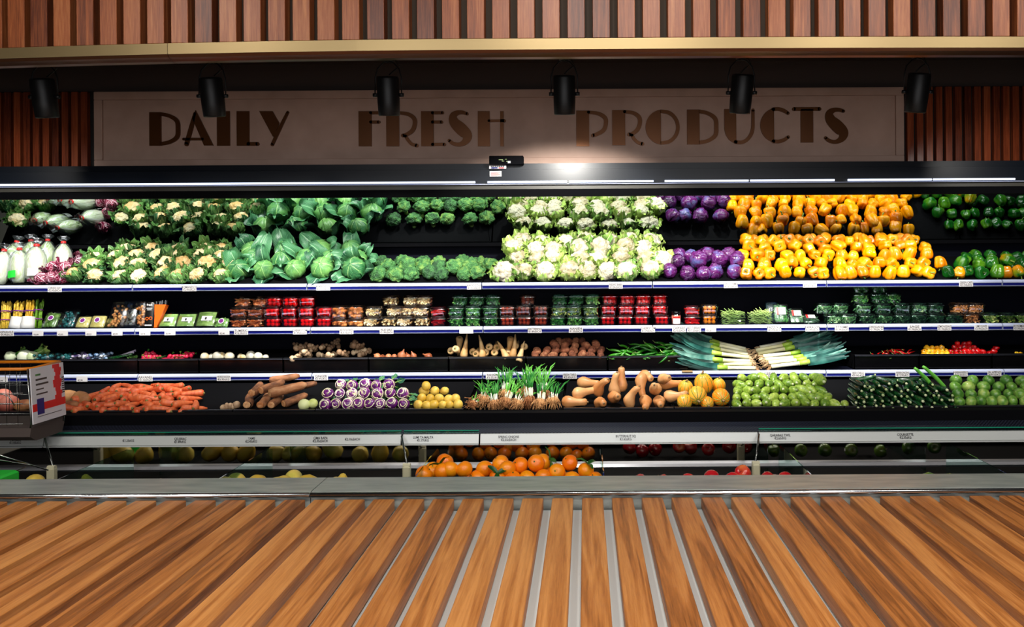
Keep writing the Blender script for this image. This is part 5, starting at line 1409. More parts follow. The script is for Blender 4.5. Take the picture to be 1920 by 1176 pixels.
for q in range(3): b.tube([(-.10, .02 * q, .0), (-.02, .02 * q, .01), (.10, .02 * q, .035 + .01 * q)], [.009, .012, .008], 'aubergine' if q else 'zucchini_dark', 8)
solo('long_aubergines', b, 'dark long thin aubergine trio lying right of the bagged vegetables', 'aubergine', (PX(222, 5.84), 5.84, in3(5.84) + .012), True)
lay(RADISH, [(262, 295, 8, 5.80, 0), (300, 345, 7, 5.80, 0), (265, 300, 7, 5.84, .014), (315, 360, 7, 5.84, .016), (270, 292, 4, 5.88, .026), (345, 362, 4, 5.87, .026)], in3, 'small red radish', 'radish', 'red radishes', anyrot, 'of the radish tray', 1.0, .012)
for k, px in enumerate((250, 298, 335)):
    b = MB(); rr = random.Random(k)
    for q in range(14): leafpatch(b, rr.uniform(0, 6), [(.005, 0), (.03, .012), (.05, .02)], .014, 'cauli_leaf', .3, .5, q, 3, 3)
    solo('radish_leaves', b, 'green tuft of radish leaves, %s of three in the radish tray' % place_word(k, 3), 'leaves', (PX(px, 5.85), 5.85, in3(5.85) + .004), True, group='radish leaf tufts')
for k, (px, s) in enumerate(((383, 1.15), (393, .9), (406, 1.25), (412, 1.1), (429, 1.2), (448, .9), (454, .85), (467, 1.25), (483, 1.15), (495, .8))):
    TURN[k % 3].spawn((PX(px, 5.83), 5.83 + .02 * (k % 2), in3(5.84) + .022 * s), anyrot(0, 0), s, 'pale round turnip, %s in the turnip tray' % place_word(k, 10), 'turnip', 'pale turnips')
for k, (px, Y, e) in enumerate(((546, 5.81, 0), (560, 5.83, .02), (575, 5.82, .0), (555, 5.88, .045), (570, 5.9, .05), (592, 5.83, .005), (585, 5.88, .03), (608, 5.82, 0), (622, 5.83, .0), (612, 5.88, .035), (600, 5.9, .05), (630, 5.9, .045), (645, 5.82, 0), (658, 5.84, .015), (668, 5.87, .04), (655, 5.9, .05), (674, 5.86, .06), (670, 5.82, 0))):
    GING[k % 4].spawn((PX(px + (10 if k == 0 else 0), Y), Y + .05, in3(Y + .05) + .02 + e), (R.uniform(-.4, .4), R.uniform(-.7, .3), R.uniform(-.6, .6)), R.uniform(.9, 1.1), 'knobbly beige ginger root, %s in the ginger tray' % place_word(k, 18), 'ginger', 'ginger roots')
for k, (px, s) in enumerate(((706, 1.0), (716, .8), (727, .9), (738, .85), (752, 1.25), (763, .9), (774, 1.0))):
    SHAL[k % 2].spawn((PX(px, 5.82), 5.82, in3(5.82) + .024 * s), (R.uniform(-1, 1), R.uniform(-1.2, 1.2), 0), s, 'copper brown shallot, %s in the shallot tray' % place_word(k, 7), 'shallot', 'shallots')
SHAL[0].spawn((PX(802, 5.82), 5.82, in3(5.82) + .02), (0, -1.1, .2), 1.1, 'pinkish garlic shoot lying alone left of the parsnips', 'shallot', None)
for k, (px, Y, e, t, y_) in enumerate(((848, 5.80, 0, 80, -50), (857, 5.84, .02, 60, -20), (859, 5.9, .05, 20, 10), (871, 5.82, .05, 172, 4), (886, 5.83, .0, 95, 0), (893, 5.80, .0, 100, 20), (901, 5.84, .04, 170, -12), (912, 5.81, .0, 95, -10), (917, 5.86, .03, 95, 10), (927, 5.80, 0, 90, 40), (930, 5.87, .03, 130, -40), (942, 5.82, .02, 150, -38), (950, 5.80, .0, 110, -30), (953, 5.88, .05, 10, 10), (962, 5.83, .045, 172, 6), (968, 5.86, .04, 100, 10), (976, 5.81, .01, 150, 20), (982, 5.85, .03, 90, 30))):
    Y += .10 if 78 < t < 132 else 0; e += .012 if t > 78 else 0; t = min(t, 104) if t < 140 else t
    PARSN[k % 4].spawn((PX(px, Y), Y, in3(Y) + .026 + e), (radians(t), radians(y_), 0), .95, 'cream parsnip, %s in the parsnip tray' % place_word(k, 18), 'parsnip', 'parsnips')
lay(TARO, [(992, 1134, 8, 5.80, 0), (998, 1134, 8, 5.84, .025), (1028, 1126, 5, 5.88, .055), (1040, 1098, 4, 5.92, .075)], in3, 'hairy brown taro root', 'taro', 'taro roots', anyrot, 'of the taro tray', 1.0, .026)
lay(CHG, [(1142, 1285, 12, 5.79, 0), (1145, 1285, 11, 5.82, .012), (1150, 1278, 10, 5.85, .028), (1165, 1275, 7, 5.88, .045), (1185, 1265, 5, 5.9, .06)], in3, 'curved green chilli', 'chilli', 'green chillies', lambda r, k: (R.uniform(-.4, .4), R.uniform(-.7, .7), R.uniform(-.7, .7) + (pi if R.random() < .5 else 0)), 'of the chilli tray', 1.0, .010)
lay(CHR, [(1636, 1712, 9, 5.80, 0), (1645, 1712, 8, 5.83, .012), (1655, 1708, 6, 5.86, .025)], in3, 'thin red chilli', 'chilli', 'red chillies', lambda r, k: (R.uniform(-.4, .4), R.uniform(-.5, .5), R.uniform(-1.2, 1.2)), 'of the red chilli tray', 1.0, .008)
lay(HABY, [(1726, 1778, 6, 5.80, 0), (1728, 1776, 6, 5.835, .012), (1732, 1768, 4, 5.87, .03)], in3, 'yellow orange habanero', 'habanero', 'yellow habaneros', anyrot, 'of the yellow pile', 1.15, .016)
lay(HABR, [(1779, 1850, 8, 5.80, 0), (1778, 1846, 8, 5.835, .014), (1784, 1830, 5, 5.87, .034), (1790, 1822, 3, 5.90, .055)], in3, 'shiny red habanero', 'habanero', 'red habaneros', anyrot, 'of the red pile', 1.15, .016)
for k, (px, e) in enumerate(((1843, 0), (1852, .015), (1856, .035))):
    HABR[k].spawn((PX(px, 5.83) + .04, 5.83, in3(5.83) + .016 + e), anyrot(0, 0), 1.2, 'red habanero set apart right of the red pile, %s' % ['lowest', 'middle', 'highest'][k], 'habanero', 'stray red habaneros')
for k, px in enumerate((1905, 1912)): HABY[k].spawn((PX(px, 5.82), 5.82, in3(5.82) + .014), anyrot(0, 0), .8, 'small yellow pepper near right picture edge, %s of two' % ('left' if k == 0 else 'right'), 'habanero', 'stray yellow peppers')

# leeks, laid root to root in two bunches
def make_leek(seed):
    rr = random.Random(seed)
    b = MB(); b.tube([(0, 0, 0), (.06, 0, .002), (.14, 0, .003), (.17, 0, .004)], [.014, .0125, .0125, .014], 'leek_white', 10)
    g = MB(); g.tube([(.165, 0, .004), (.20, 0, .006), (.225, 0, .008)], [.0145, .0165, .017], 'leek_mid', 10)
    l = MB()
    for k in range(6):
        a = (k - 2.5) * .13 + rr.uniform(-.05, .05); L = rr.uniform(.16, .27); dz = rr.uniform(-.02, .09)
        def fn(u, v, a=a, L=L, dz=dz, k=k):
            x = .215 + v * L * cos(a); y = .0 + v * L * sin(a) * .6; z = .008 + (k - 2.5) * .004 + dz * v * v
            w = .014 * (1 - v) ** .35 + .003
            return (x, y + abs(u) * .004, z + u * w)
        l.sheet(fn, 2, 6, 'leek_leaf')
    r_ = MB()
    for k in range(26):
        a = rr.uniform(0, 6.28); L = rr.uniform(.02, .045)
        r_.tube([(0, .006 * cos(a), .006 * sin(a)), (-L * .5, .013 * cos(a), .013 * sin(a) - .004), (-L * rr.uniform(.5, 1), .022 * cos(a), .02 * sin(a) - .014)], .0011, 'leek_root', 3)
    return Proto('leek', b.mesh('leek'), [('green_middle', g.mesh('mid')), ('leaves', l.mesh('leaves')), ('roots', r_.mesh('roots'))])
LEEK = [make_leek(i) for i in range(4)]
LK = [(-1, 1415, 5.76, .012, 178 + 2, .0), (-1, 1408, 5.77, .040, 173, .03), (-1, 1404, 5.80, .055, 186, -.05), (-1, 1402, 5.83, .080, 184, -.12), (-1, 1400, 5.86, .100, 180, -.16), (-1, 1398, 5.89, .118, 178, -.20), (-1, 1404, 5.84, .03, 181, -.08), (-1, 1396, 5.92, .13, 182, -.22),
      (1, 1445, 5.76, .022, -2, -.10), (1, 1440, 5.78, .048, 2, -.06), (1, 1434, 5.81, .066, 0, -.05), (1, 1430, 5.84, .086, 3, -.08), (1, 1420, 5.87, .104, 4, -.13), (1, 1416, 5.90, .122, 2, -.16), (1, 1436, 5.85, .03, 5, -.10), (1, 1424, 5.93, .140, 4, -.16), (1, 1442, 5.88, .06, 6, -.18)]
cl = cr = 0
for k, (sd, px, Y, h, rz, ry) in enumerate(LK):
    if sd < 0: cl += 1; w_ = 'lying leaves to the left, %s from the bottom' % (['lowest', 'second', 'third', 'fourth', 'fifth', 'sixth', 'seventh', 'eighth'][cl - 1])
    else: cr += 1; w_ = 'lying leaves to the right, %s from the bottom' % (['lowest', 'second', 'third', 'fourth', 'fifth', 'sixth', 'seventh', 'eighth', 'ninth'][cr - 1])
    LEEK[k % 4].spawn((PX(px, Y), Y, Z3 + .004 + h), (0, ry, radians(rz)), (1.22, 1.1, 1.1), 'white and green leek %s' % w_.replace(' from the bottom', ' in the pile' if 'lowest' in w_ else ' from the bottom'), 'leek', 'leeks')

# ------------------------------------------------------------------ lowest row: big trays
Y4 = 4.84; L4 = PZ(764, Y4); Z4 = .5865
T4 = [(-160, 108, 'potatoes', 0), (108, 436, 'carrots', 0), (436, 590, 'cassava roots', 0), (590, 762, 'kohlrabi', 0), (762, 868, 'yellow potatoes', 0), (868, 1054, 'spring onions', 1), (1054, 1262, 'butternut squashes', 0), (1262, 1368, 'striped squashes', 0), (1368, 1580, 'light green zucchini', 0), (1580, 1784, 'dark zucchini', 0), (1784, 2040, 'round green squashes', 0)]
for a, c, t, wr in T4:
    tray(a, c, Y4, .574, L4 - (.012 if wr else 0), .66, ('black wire basket holding %s in the lowest row' if wr else 'black tray with glossy rim holding %s in the lowest row') % t, .085, 'trays of the lowest row', bool(wr))
def in4(Y): return L4 - .03 + (Y - Y4) * .131
def lyrot(t=90, j=20, z=0, zj=180):
    def f(r, k):
        return (radians(t + R.uniform(-j, j)), R.uniform(-.2, .2), radians(z + R.uniform(-zj, zj)))
    return f
for k, (px, Y, s, p_) in enumerate(((-6, 4.93, 1.2, 0), (14, 4.93, 1.15, 1), (4, 5.05, 1.2, 0), (-30, 5.0, 1.2, 1))):
    POTR[p_].spawn((PX(px, Y), Y, in4(Y) + .045), anyrot(0, 0), s, 'large pinkish red potato seen through the basket wires, %s' % ['front left', 'front right', 'behind the front pair', 'outermost left'][k], 'potato', 'red potatoes')
for k, (px, Y, s, lb) in enumerate(((44, 4.93, .8, 'pale'), (66, 4.95, .85, 'pale'), (122, 5.06, 1.0, 'brown'), (150, 5.02, 1.0, 'brown'), (132, 4.93, .7, 'pale'))):
    POTS[k % 2].spawn((PX(px, Y), Y, in4(Y) + .045 * s), (R.uniform(-.3, .3), pi / 2, R.uniform(-.4, .4)), s, '%s sweet potato, %s' % (lb, ['behind the basket, left one', 'behind the basket, right one', 'behind the carrots next to the poster', 'largest one on top behind the carrots', 'small one among the leftmost carrots'][k]), 'sweet potato', 'sweet potatoes')
def crot(r, k): return (radians(90 + R.uniform(-14, 14)), radians(R.uniform(-12, 12)), radians(R.choice((-68, -45, -20, 5, 30, 55, 72, 110)) + R.uniform(-15, 15)))
lay(CARROT, [(125, 372, 13, 4.90, -.002), (128, 372, 13, 4.95, .012), (150, 365, 12, 5.01, .026), (170, 365, 11, 5.07, .036), (185, 350, 9, 5.13, .045), (210, 330, 7, 5.19, .05)], in4, 'orange carrot', 'carrot', 'carrots', crot, 'of the carrot tray', .86, .018)
GING[0].spawn((PX(417, 4.92), 4.92, in4(4.92) + .016), (0, 0, 2), 1.0, 'single small ginger piece in the empty part of the carrot tray', 'ginger', None)
for k, (px, Y, e, s) in enumerate(((458, 4.96, 0, 1.0), (486, 4.96, 0, 1.0), (508, 4.95, 0, .95), (545, 4.97, 0, .95), (472, 5.0, .062, 1.0), (500, 5.02, .07, 1.0), (530, 4.98, .062, 1.15), (524, 5.18, .075, .9), (560, 5.1, .05, .8))):
    zr = (14, 8, 4, -30, 5, -20, -52, -78, -70)[k]
    CASS[k % 3].spawn((PX(px, Y), Y + .06, in4(Y) + .036 + e), (radians(97), 0, radians(zr)), s * .74, 'rough brown cassava root, %s' % ['bottom row leftmost', 'bottom row second', 'bottom row third', 'bottom row rightmost', 'upper left', 'upper middle', 'large one at upper right showing its side', 'long one lying across the back', 'dark one at back right'][k], 'cassava', 'cassava roots')
for k, (px, Y) in enumerate(((568, 4.91), (585, 4.93))):
    PKOHL[k].spawn((PX(px, Y), Y, in4(Y) + .034), (1.2, 0, 0), (1.0, .85)[k], 'pale green kohlrabi, %s of the two' % ('left' if k == 0 else 'right'), 'kohlrabi', 'pale kohlrabi')
heaplist = [(598, 765, 8, 4.91, 0), (600, 765, 7, 4.98, .04), (625, 740, 5, 5.05, .075)]
lay(KOHL, heaplist, in4, 'purple and cream kohlrabi', 'kohlrabi', 'purple kohlrabi', upz(72, 22), 'of the kohlrabi heap', 1.0, .036)
lay(POTY, [(776, 864, 6, 4.90, 0), (782, 862, 5, 4.95, .025), (786, 840, 3, 5.02, .05)], in4, 'round yellow potato', 'potato', 'yellow potatoes', anyrot, 'of the potato heap', .95, .028)
POTY[0].spawn((PX(797, 5.0), 5.0, in4(5.0) + .118), (0, 0, 0), .95, 'yellow potato alone on top of its heap', 'potato', 'yellow potatoes')
# spring onions
def make_spring(seed):
    rr = random.Random(seed)
    b = MB(); rt = MB(); lf = MB()
    for k in range(14):
        a = rr.uniform(0, 6.28); q = sqrt(rr.random()) * .028; x, y = q * cos(a), q * sin(a); sp = rr.uniform(1.2, 2.4)
        b.tube([(x, y, .02), (x * 1.1, y * 1.1, .05), (x * 1.3, y * 1.3, .09)], [.0062, .005, .004], 'onion_white', 6)
        for j in range(2):
            ex = rr.uniform(-.03, .03); ez = rr.uniform(.07, .14)
            lf.tube([(x * 1.3, y * 1.3, .088), (x * sp + ex * .4, y * sp, .088 + ez * .5), (x * sp * 1.3 + ex, y * sp * 1.2, .088 + ez), (x * sp * 1.5 + ex * 2.2, y * sp * 1.3 - .01, .088 + ez * 1.15)], [.004, .0045, .0035, .001], 'onion_leaf', 5)
    for k in range(80):
        a = rr.uniform(0, 6.28); q = rr.uniform(.0, .036); L = rr.uniform(.03, .07)
        x, y = q * cos(a), q * sin(a)
        rt.tube([(x, y, .025), (x * 1.4 + rr.uniform(-.01, .01), y * 1.4 - .012, .0), (x * 1.7 + rr.uniform(-.018, .018), y * 1.7 - .008, -L)], .0019, 'onion_root', 3)
    rt.ball((0, 0, .002), .033, 'onion_root', 10, 6, (1.1, 1, .9))
    return Proto('spring_onion_bunch', b.mesh('stalks'), [('leaves', lf.mesh('leaves')), ('roots', rt.mesh('roots'))])
SPR = [make_spring(i) for i in range(3)]
for k, (px, Y, e, t) in enumerate(((884, 4.90, .02, 10), (905, 4.93, .04, 5), (925, 4.90, .02, -8), (948, 4.92, .03, 0), (968, 4.90, .02, 6), (990, 4.93, .035, -5), (1012, 4.90, .025, 0), (1036, 4.92, .03, -12), (945, 5.0, .07, 6), (985, 5.02, .07, -4), (1020, 5.0, .065, -10))):
    lean = -35 if k not in (0, 1) else -72
    SPR[k % 3].spawn((PX(px, Y), Y, in4(Y) + e * .7 + .02), (radians(lean - 12 + R.uniform(-16, 16)), radians(t * 1.6 + R.uniform(-14, 14)), 0), R.uniform(.78, .92), 'spring onion bunch with brown roots, %s' % (place_word(k, 8) + ' in the front row' if k < 8 else ['left', 'middle', 'right'][k - 8] + ' one at the back of the basket'), 'spring onions', 'spring onion bunches')
# butternut squashes: (px, Y, lift, rot)
BN = [(1072, 4.92, .0, (90, 0, 80), 'lying at lower left'), (1090, 4.98, .05, (85, 10, 120), 'large one at left'), (1122, 5.0, .085, (35, 25, 0), 'round end up, left of centre'), (1125, 4.90, .0, (80, 0, 10), 'small end facing out, lower left'), (1150, 5.06, .07, (10, 0, 0), 'pale one behind, left'),
      (1152, 4.93, .03, (75, 60, 0), 'neck pointing upper right'), (1180, 4.93, .03, (15, 20, 0), 'neck upright in the middle'), (1164, 5.1, .095, (0, 0, 0), 'pale neck standing highest'), (1200, 5.03, .09, (160, 0, 0), 'upright right of centre'), (1210, 4.90, .0, (100, 0, 0), 'lower right, round end out'),
      (1225, 4.97, .075, (70, -50, 0), 'large one slanting down right'), (1235, 4.91, .0, (90, -75, 0), 'lying at lower right'), (1262, 4.95, .03, (80, -30, 60), 'rightmost'), (1212, 5.12, .12, (90, 0, 20), 'brownish one at top back'), (1243, 5.1, .10, (80, -40, 10), 'top right at the back'), (1100, 5.1, .08, (90, 30, 60), 'at the back left'), (1254, 5.12, .06, (90, 0, 90), 'hindmost at right')]
for k, (px, Y, e, rt_, w_) in enumerate(BN):
    BUTN[k % 4].spawn((PX(px, Y), Y, in4(Y) + .036 + e * .82), tuple(radians(v) for v in rt_), .84, 'tan butternut squash, ' + w_, 'butternut squash', 'butternut squashes')
for k, (px, Y, e, rt_, s, w_) in enumerate(((1282, 4.91, -.01, (120, 0, 0), .85, 'small one at lower left'), (1306, 4.93, .03, (110, 10, 0), 1.05, 'large one in front'), (1318, 5.06, .075, (15, -10, 0), 1.1, 'highest one'), (1324, 4.90, -.02, (100, 0, 0), .75, 'small one at lower middle'), (1350, 4.94, .01, (98, 0, 0), 1.0, 'orange one at right with its end facing out'), (1346, 5.08, .05, (20, 0, 0), .8, 'behind the right one'), (1284, 5.05, .04, (30, 0, 0), .9, 'behind the small left one'))):
    STRIPE[k % 3].spawn((PX(px, Y), Y, in4(Y) + .048 + e * .75), tuple(radians(v) for v in rt_), s * .86, 'yellow orange striped squash, ' + w_, 'squash', 'striped squashes')
lay([ZUL[0], ZUL[0], ZUL[2]], [(1372, 1590, 12, 4.90, -.004), (1372, 1560, 11, 4.95, .02), (1374, 1545, 10, 5.01, .045), (1376, 1540, 9, 5.07, .068), (1380, 1535, 8, 5.13, .088)], in4, 'light green speckled zucchini', 'zucchini', 'light green zucchini', lambda r, k: (radians(92 + R.uniform(-22, 22)), radians(R.uniform(-10, 10)), radians(R.uniform(-45, 45))), 'of the light zucchini heap', .84, .028)
ZUL[1].spawn((PX(1535, 5.05), 5.05, in4(5.05) + .13), (radians(90), radians(-35), 0), 1.1, 'long light zucchini slanting down at the top right of its heap', 'zucchini', 'light green zucchini')
lay(ZUD, [(1590, 1788, 13, 4.90, -.002), (1588, 1785, 13, 4.935, .022), (1590, 1775, 12, 4.97, .046), (1592, 1765, 11, 5.005, .068), (1596, 1745, 9, 5.04, .09)], in4, 'dark green zucchini', 'zucchini', 'dark green zucchini', lambda r, k: (radians(93 + R.uniform(-7, 7)), radians(R.uniform(-5, 5)), radians(R.uniform(-14, 14))), 'of the dark zucchini heap', .9, .019)
for k, (px, e, a_) in enumerate(((1734, .14, -40), (1748, .155, -42))):
    LONGZ[0].spawn((PX(px, 5.0), 5.0 - .02 * k, in4(5.0) + e), (radians(10), radians(a_ - 8), 0), .72, 'long bright green zucchini leaning on the dark ones, %s of two' % ('lower' if k == 0 else 'upper'), 'zucchini', 'long bright zucchini')
for k, (px, e, a_) in enumerate(((1618, .13, 70), (1658, .125, 92), (1700, .125, 88))):
    ZUD[k].spawn((PX(px, 5.06), 5.06, in4(5.06) + e), (radians(10), radians(a_), 0), .8, 'green zucchini lying crosswise on top of the dark heap, %s of three' % place_word(k, 3), 'zucchini', 'crosswise zucchini')
lay(LIME, [(1786, 1990, 10, 4.90, -.002), (1784, 1990, 9, 4.96, .024), (1776, 1990, 8, 5.03, .046), (1778, 1990, 7, 5.11, .062)], in4, 'round light green squash', 'squash', 'round green squashes', anyrot, 'of the round squash heap', .86, .034)

# ------------------------------------------------------------------ fruit bins behind the steel ledge
b = MB(); b.box(PX(-120, 5.72) + .8, PX(2230, 5.72) - 1.0, 3.66, 4.56, .26, .30, 'black_matt'); b.box(PX(-120, 5.72) + .8, PX(2230, 5.72) - 1.0, 3.655, 3.665, .0, .56, 'black_matt')
solo('fruit_bin', b, 'black fruit bin hidden behind the steel ledge', 'bin')
def divider(px, lab, toY):
    b = MB(); x = PX(px, 4.0)
    b.prism([(3.70, .30), (3.70, .52), (3.74, .535), (4.40, .535), (4.46, .52), (4.46, .30)], x - .003, x + .003, 'green_glass')
    solo('glass_divider', b, lab, 'divider', group='glass dividers in the fruit bin')
for px, w_ in ((150, 'leftmost'), (440, 'left of the yellow melons'), (790, 'left of the mandarins'), (1128, 'right of the mandarins'), (1500, 'right of the red apples'), (1850, 'rightmost')):
    divider(px, 'thin glass divider in the fruit bin, ' + w_, 0)
for k, (px, p2) in enumerate(((82, 97), (751, 761), (1421, 1414))):
    o = empty('bin_bracket', (PX(p2, 4.40), 4.40, .44), 'cream clip and steel strut holding the price rail, %s of three' % place_word(k, 3), 'bracket', 'rail brackets')
    b = MB(); b.box(-.021, .021, -.03, .01, -.13, .0, 'clip_cream', .006); b.rev([(-.02, 0), (-.02, .014), (.02, .014), (.02, 0)], 'clip_cream', 12, M=Matrix.Translation((.0, -.01, .0)) @ Matrix.Rotation(pi / 2, 4, 'Y'))
    part('clip', b, o)
    b = MB(); b.tube([(0, 0, 0), (PX(px, GY - .03) - PX(p2, 4.40), GY - .03 - 4.40, PZ(816, GY - .03) - .44)], .0055, 'chrome_dark', 8); part('strut', b, o, True)
def fruit(protos, items, desc, cat, group, whr, rotf=anyrot, sc=1.0):
    for k, (px, Y, z) in enumerate(items):
        if Y > 4.11: px += R.uniform(-11, 11); z += R.uniform(-.014, .012)
        protos[k % len(protos)].spawn((PX(px, Y), Y, z), rotf(0, k), sc * R.uniform(.95, 1.05), '%s, %s %s' % (desc, place_word(k, len(items)), whr), cat, group)
def ontop(t=0): return lambda r, k: (radians(R.uniform(10, 70)), radians(R.uniform(-40, 40)), R.uniform(0, 6))
# the mandarins that rise above the ledge (px, py -> height at Y)
def zz(py, Y, px): return PZ(py, Y, px)
OR1 = [(793, 4.02, 890), (809, 4.06, 882), (832, 4.08, 866), (828, 4.0, 884), (842, 4.0, 880), (868, 4.0, 880), (906, 4.02, 880), (892, 4.0, 898), (936, 4.05, 869), (930, 3.98, 895), (949, 4.0, 880), (959, 3.98, 898), (973, 4.04, 873), (986, 3.98, 898), (1003, 4.02, 869), (1016, 4.09, 867), (1016, 3.98, 895), (1030, 4.1, 886), (1042, 4.0, 885), (1066, 4.04, 868), (1070, 3.98, 899), (1096, 4.02, 882), (1113, 4.0, 900)]
fruit([ORNG[1], ORNG[2], ORNG[1], ORNG[0], ORNG[2], ORNG[1]], [(a, Y, zz(c, Y, a)) for a, Y, c in OR1], 'orange mandarin', 'mandarin', 'mandarins above the ledge', 'in the mandarin heap', ontop())
OR2 = [(800 + 30 * k, 4.17, .41 + .015 * sin(k)) for k in range(11)]
fruit(ORNG[1:], OR2, 'orange mandarin', 'mandarin', 'mandarins facing the glass', 'of the back mandarins')
fruit(ORNG[1:], [(815 + 33 * k, 4.2, .345) for k in range(10)], 'orange mandarin', 'mandarin', 'mandarins facing the glass', 'of the lowest back mandarins')
ML = [(62, 4.0, 906), (286, 4.0, 918), (440, 4.04, 906), (477, 4.0, 908), (508, 4.0, 919), (548, 4.05, 899), (528, 3.98, 909), (572, 3.98, 908), (626, 4.0, 911), (690, 4.0, 918), (722, 4.0, 916), (774, 4.0, 915)]
fruit(MELON, [(a, Y, zz(c, Y, a)) for a, Y, c in ML], 'pale yellow melon with blue sticker', 'melon', 'yellow melons above the ledge', 'peeking over the ledge', lambda r, k: (radians(R.uniform(40, 100)), radians(R.uniform(-90, 90)), R.uniform(-.6, .6)), .9)
fruit(MELON, [(20 + 47 * k, 4.2, .365 + .012 * (k % 2)) for k in range(15)], 'yellow melon', 'melon', 'yellow melons facing the glass', 'of the back melons', lambda r, k: (R.uniform(-.6, .6), R.uniform(-1.2, 1.2), R.uniform(-.5, .5)), 1.0)
AP = [(1197, 4.0, 905), (1212, 4.0, 912), (1240, 4.0, 905), (1288, 4.0, 905), (1332, 4.02, 898), (1347, 4.0, 910), (1371, 4.0, 903), (1391, 4.06, 888), (1437, 4.02, 900), (1470, 4.04, 901)]
fruit(APR, [(a, Y, zz(c, Y, a)) for a, Y, c in AP], 'red apple', 'apple', 'red apples above the ledge', 'peeking over the ledge', ontop())
fruit(APR, [(1185 + 38 * k, 4.2, .375) for k in range(8)], 'dark red apple', 'apple', 'red apples facing the glass', 'of the back apples')
fruit(APG, [(1492, 4.0, zz(909, 4.0, 1492)), (1738, 4.0, zz(903, 4.0, 1738)), (1780, 4.02, zz(907, 4.0, 1780))], 'green apple', 'apple', 'green apples above the ledge', 'peeking over the ledge', ontop(), 1.1)
fruit(APG, [(1510 + 60 * k, 4.2, .365) for k in range(7)], 'dark green apple', 'apple', 'green apples facing the glass', 'of the back green apples')

# ------------------------------------------------------------------ trolley basket with poster at the left
bx1 = -3.0; bx0 = -4.0; by0, by1 = 4.30, 4.585; bz0, bz1 = .60, .995
tb = empty('trolley_basket', (-3.4, 4.45, bz0), 'wire trolley basket with orange rim and advertising panel at left edge', 'trolley')
def ptb(name, mb, label=None, smooth=True):
    for v in mb.v: v.x += 3.4; v.y -= 4.45; v.z -= bz0
    return part(name, mb, tb, smooth, label)
b = MB(); b.tube([(bx0, by0, bz1), (bx1 - .03, by0, bz1), (bx1, by0 + .03, bz1 - .002), (bx1 - .015, by1, bz1), (bx1 - .06, by1 + .01, bz1), (bx0, by1 + .01, bz1)], .009, 'orange_plastic', 8); ptb('orange_rim', b, 'orange plastic rim')
b = MB()
for k in range(16):
    x = bx1 - .06 - k * .06
    b.tube([(x, by0, bz1 - .005), (x, by0 + .01, bz0 + .09)], .0016, 'chrome_dark', 5); b.tube([(x, by1, bz1 - .005), (x, by1 - .01, bz0 + .09)], .0016, 'chrome_dark', 5)
for k in range(5):
    z = bz0 + .10 + k * .055; b.tube([(bx0, by0 + .004, z), (bx1 - .03, by0 + .004, z)], .0018, 'wire_chrome', 5); b.tube([(bx0, by1 - .004, z), (bx1 - .03, by1 - .004, z)], .0018, 'chrome_dark', 5)
b.tube([(bx0, by0 - .002, bz0 + .27), (bx1 - .16, by0 - .002, bz0 + .27), (bx1 - .10, by0 - .002, bz0 + .25), (bx1 - .07, by0 - .002, bz0 + .20)], .003, 'wire_chrome', 6)
ptb('wire_mesh', b)
b = MB()
for (x, y) in ((bx1 - .01, by0 + .015), (bx1 + .0, by1 - .01)): b.tube([(x, y, bz1), (x + .018, y, bz0 + .10), (x + .01, y, bz0 + .06)], .005, 'wire_chrome', 8)
ptb('corner_wires', b)
b = MB(); b.prism([(by0, bz0 + .03), (by0 + .01, bz0 + .075), (by1 - .01, bz0 + .09), (by1, bz0 + .05), (by1 - .02, bz0 + .0), (by0 + .05, bz0 + .0)], bx0, bx1 + .01, 'soffit'); ptb('base_tray', b, 'grey plastic base', False)
for x in (-3.72, -3.95):
    b = MB(); b.tube([(x, 4.44, bz0 + .01), (x, 4.44, .302)], .012, 'chrome_dark', 8); ptb('leg', b)
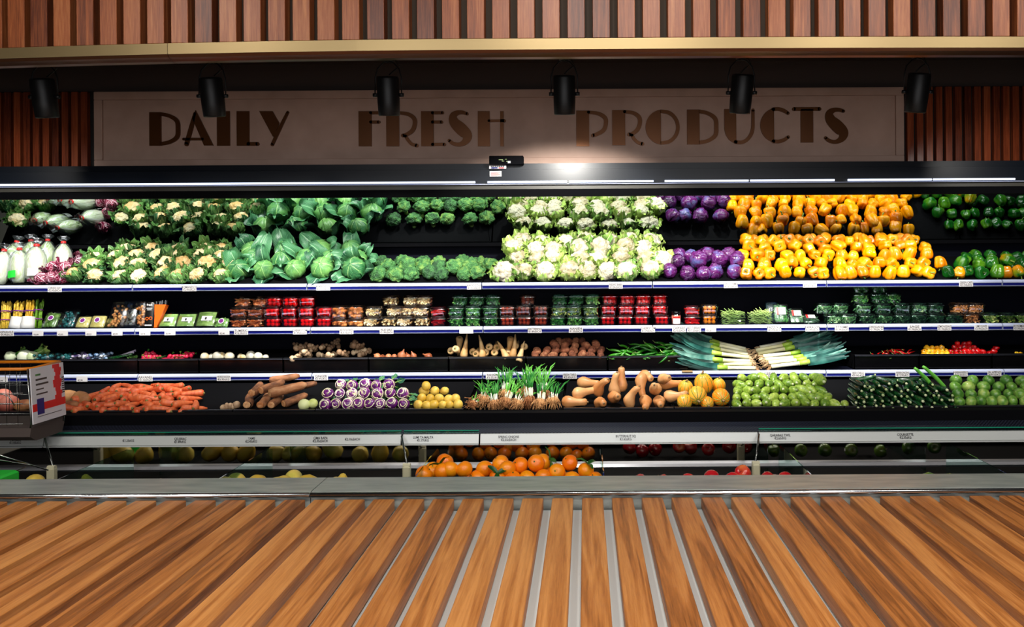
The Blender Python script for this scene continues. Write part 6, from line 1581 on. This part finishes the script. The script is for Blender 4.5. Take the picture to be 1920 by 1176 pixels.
# advertising panel on the right end
PXP = bx1 + .022
pan = MB(); pan.box(-.003, .003, -.135, .135, -.15, .15, 'panel_print'); po = part('advertising_panel', pan, tb, loc=(bx1 + .016 + 3.4, 4.44 - 4.45, .245), rot=(0, radians(-3), 0), label='white poster panel with red band and navy square')
def onp(mb, nm):  # y along the panel (toward the cabinet), z up
    return part(nm, mb, po)
b = MB(); b.box(.0031, .0042, -.135, .135, -.085, -.045, 'red_band')
for k in range(9): b.box(.0031, .0042, .05 + .012 * sin(k * 1.3), .105 + .008 * sin(k * 2.1), -.045 + k * .0215, -.0235 + k * .0215, 'red_band')
onp(b, 'red_shapes')
b = MB(); b.box(.0043, .0052, -.10, -.045, -.105, -.02, 'navy'); onp(b, 'navy_square')
b = MB()
for k, (w_, h_) in enumerate(((.04, .010), (.09, .010), (.10, .010), (.06, .007), (.09, .008))): b.box(.0031, .0040, -.10, -.10 + w_, .105 - k * .026, .105 - k * .026 + h_, 'cauli_leaf' if k == 0 else 'soffit')
b.box(.0031, .0040, -.10, .10, -.118, -.115, 'soffit'); onp(b, 'lettering')
b = MB()
for k in range(8): b.box(.0043, .0050, .112, .132, -.02 + k * .012, -.014 + k * .012, 'ink')
onp(b, 'striped_marks')
# price lever bars at lower left
b = MB(); b.tube([(PX(-20, 4.1), 4.1, PZ(848, 4.1, 0)), (PX(88, 4.3), 4.3, PZ(882, 4.3, 80))], .004, 'wire_chrome', 6)
b.tube([(PX(-20, 4.05), 4.05, PZ(860, 4.05, 0)), (PX(55, 4.2), 4.2, PZ(872, 4.2, 50)), (PX(0, 4.0), 4.0, PZ(895, 4.0, 0))], .004, 'chrome_dark', 6)
solo('steel_bars', b, 'thin crossed steel bars in the fruit bin below the trolley basket', 'bars', smooth=True)
# loose plant waste
b = MB(); b.prism([(5.715, LIPZ['third'] - .018), (5.7, LIPZ['third'] - .004), (5.715, LIPZ['third'] + .004), (5.735, LIPZ['third'] + .003)], PX(1277, 5.72), PX(1297, 5.72), 'tape_tan')
solo('dried_leaf', b, 'brown dried leaf lying over the third shelf rail below the leek tips', 'leaf')

b = MB(); b.box(PX(-60, 4.0), PX(9, 4.0), 3.9, 4.1, .32, PZ(884, 4.0), 'green_label', .01)
solo('green_crate', b, 'corner of a bright green crate above the ledge at the left edge', 'crate')
# ------------------------------------------------------------------ lettering as plain meshes
bpy.context.view_layer.update()
_dg = bpy.context.evaluated_depsgraph_get()
for o in [o for o in S.objects if o.type == 'FONT']:
    me = bpy.data.meshes.new_from_object(o.evaluated_get(_dg))
    nm = 'lettering' if o.parent else 'price_lettering'
    cv = o.data
    n = link(nm, me, o.parent, o.location, o.rotation_euler)
    n.scale = o.scale
    for k in o.keys():
        if k in ('label', 'category', 'group'): n[k] = o[k]
    bpy.data.objects.remove(o, do_unlink=True)
    bpy.data.curves.remove(cv)
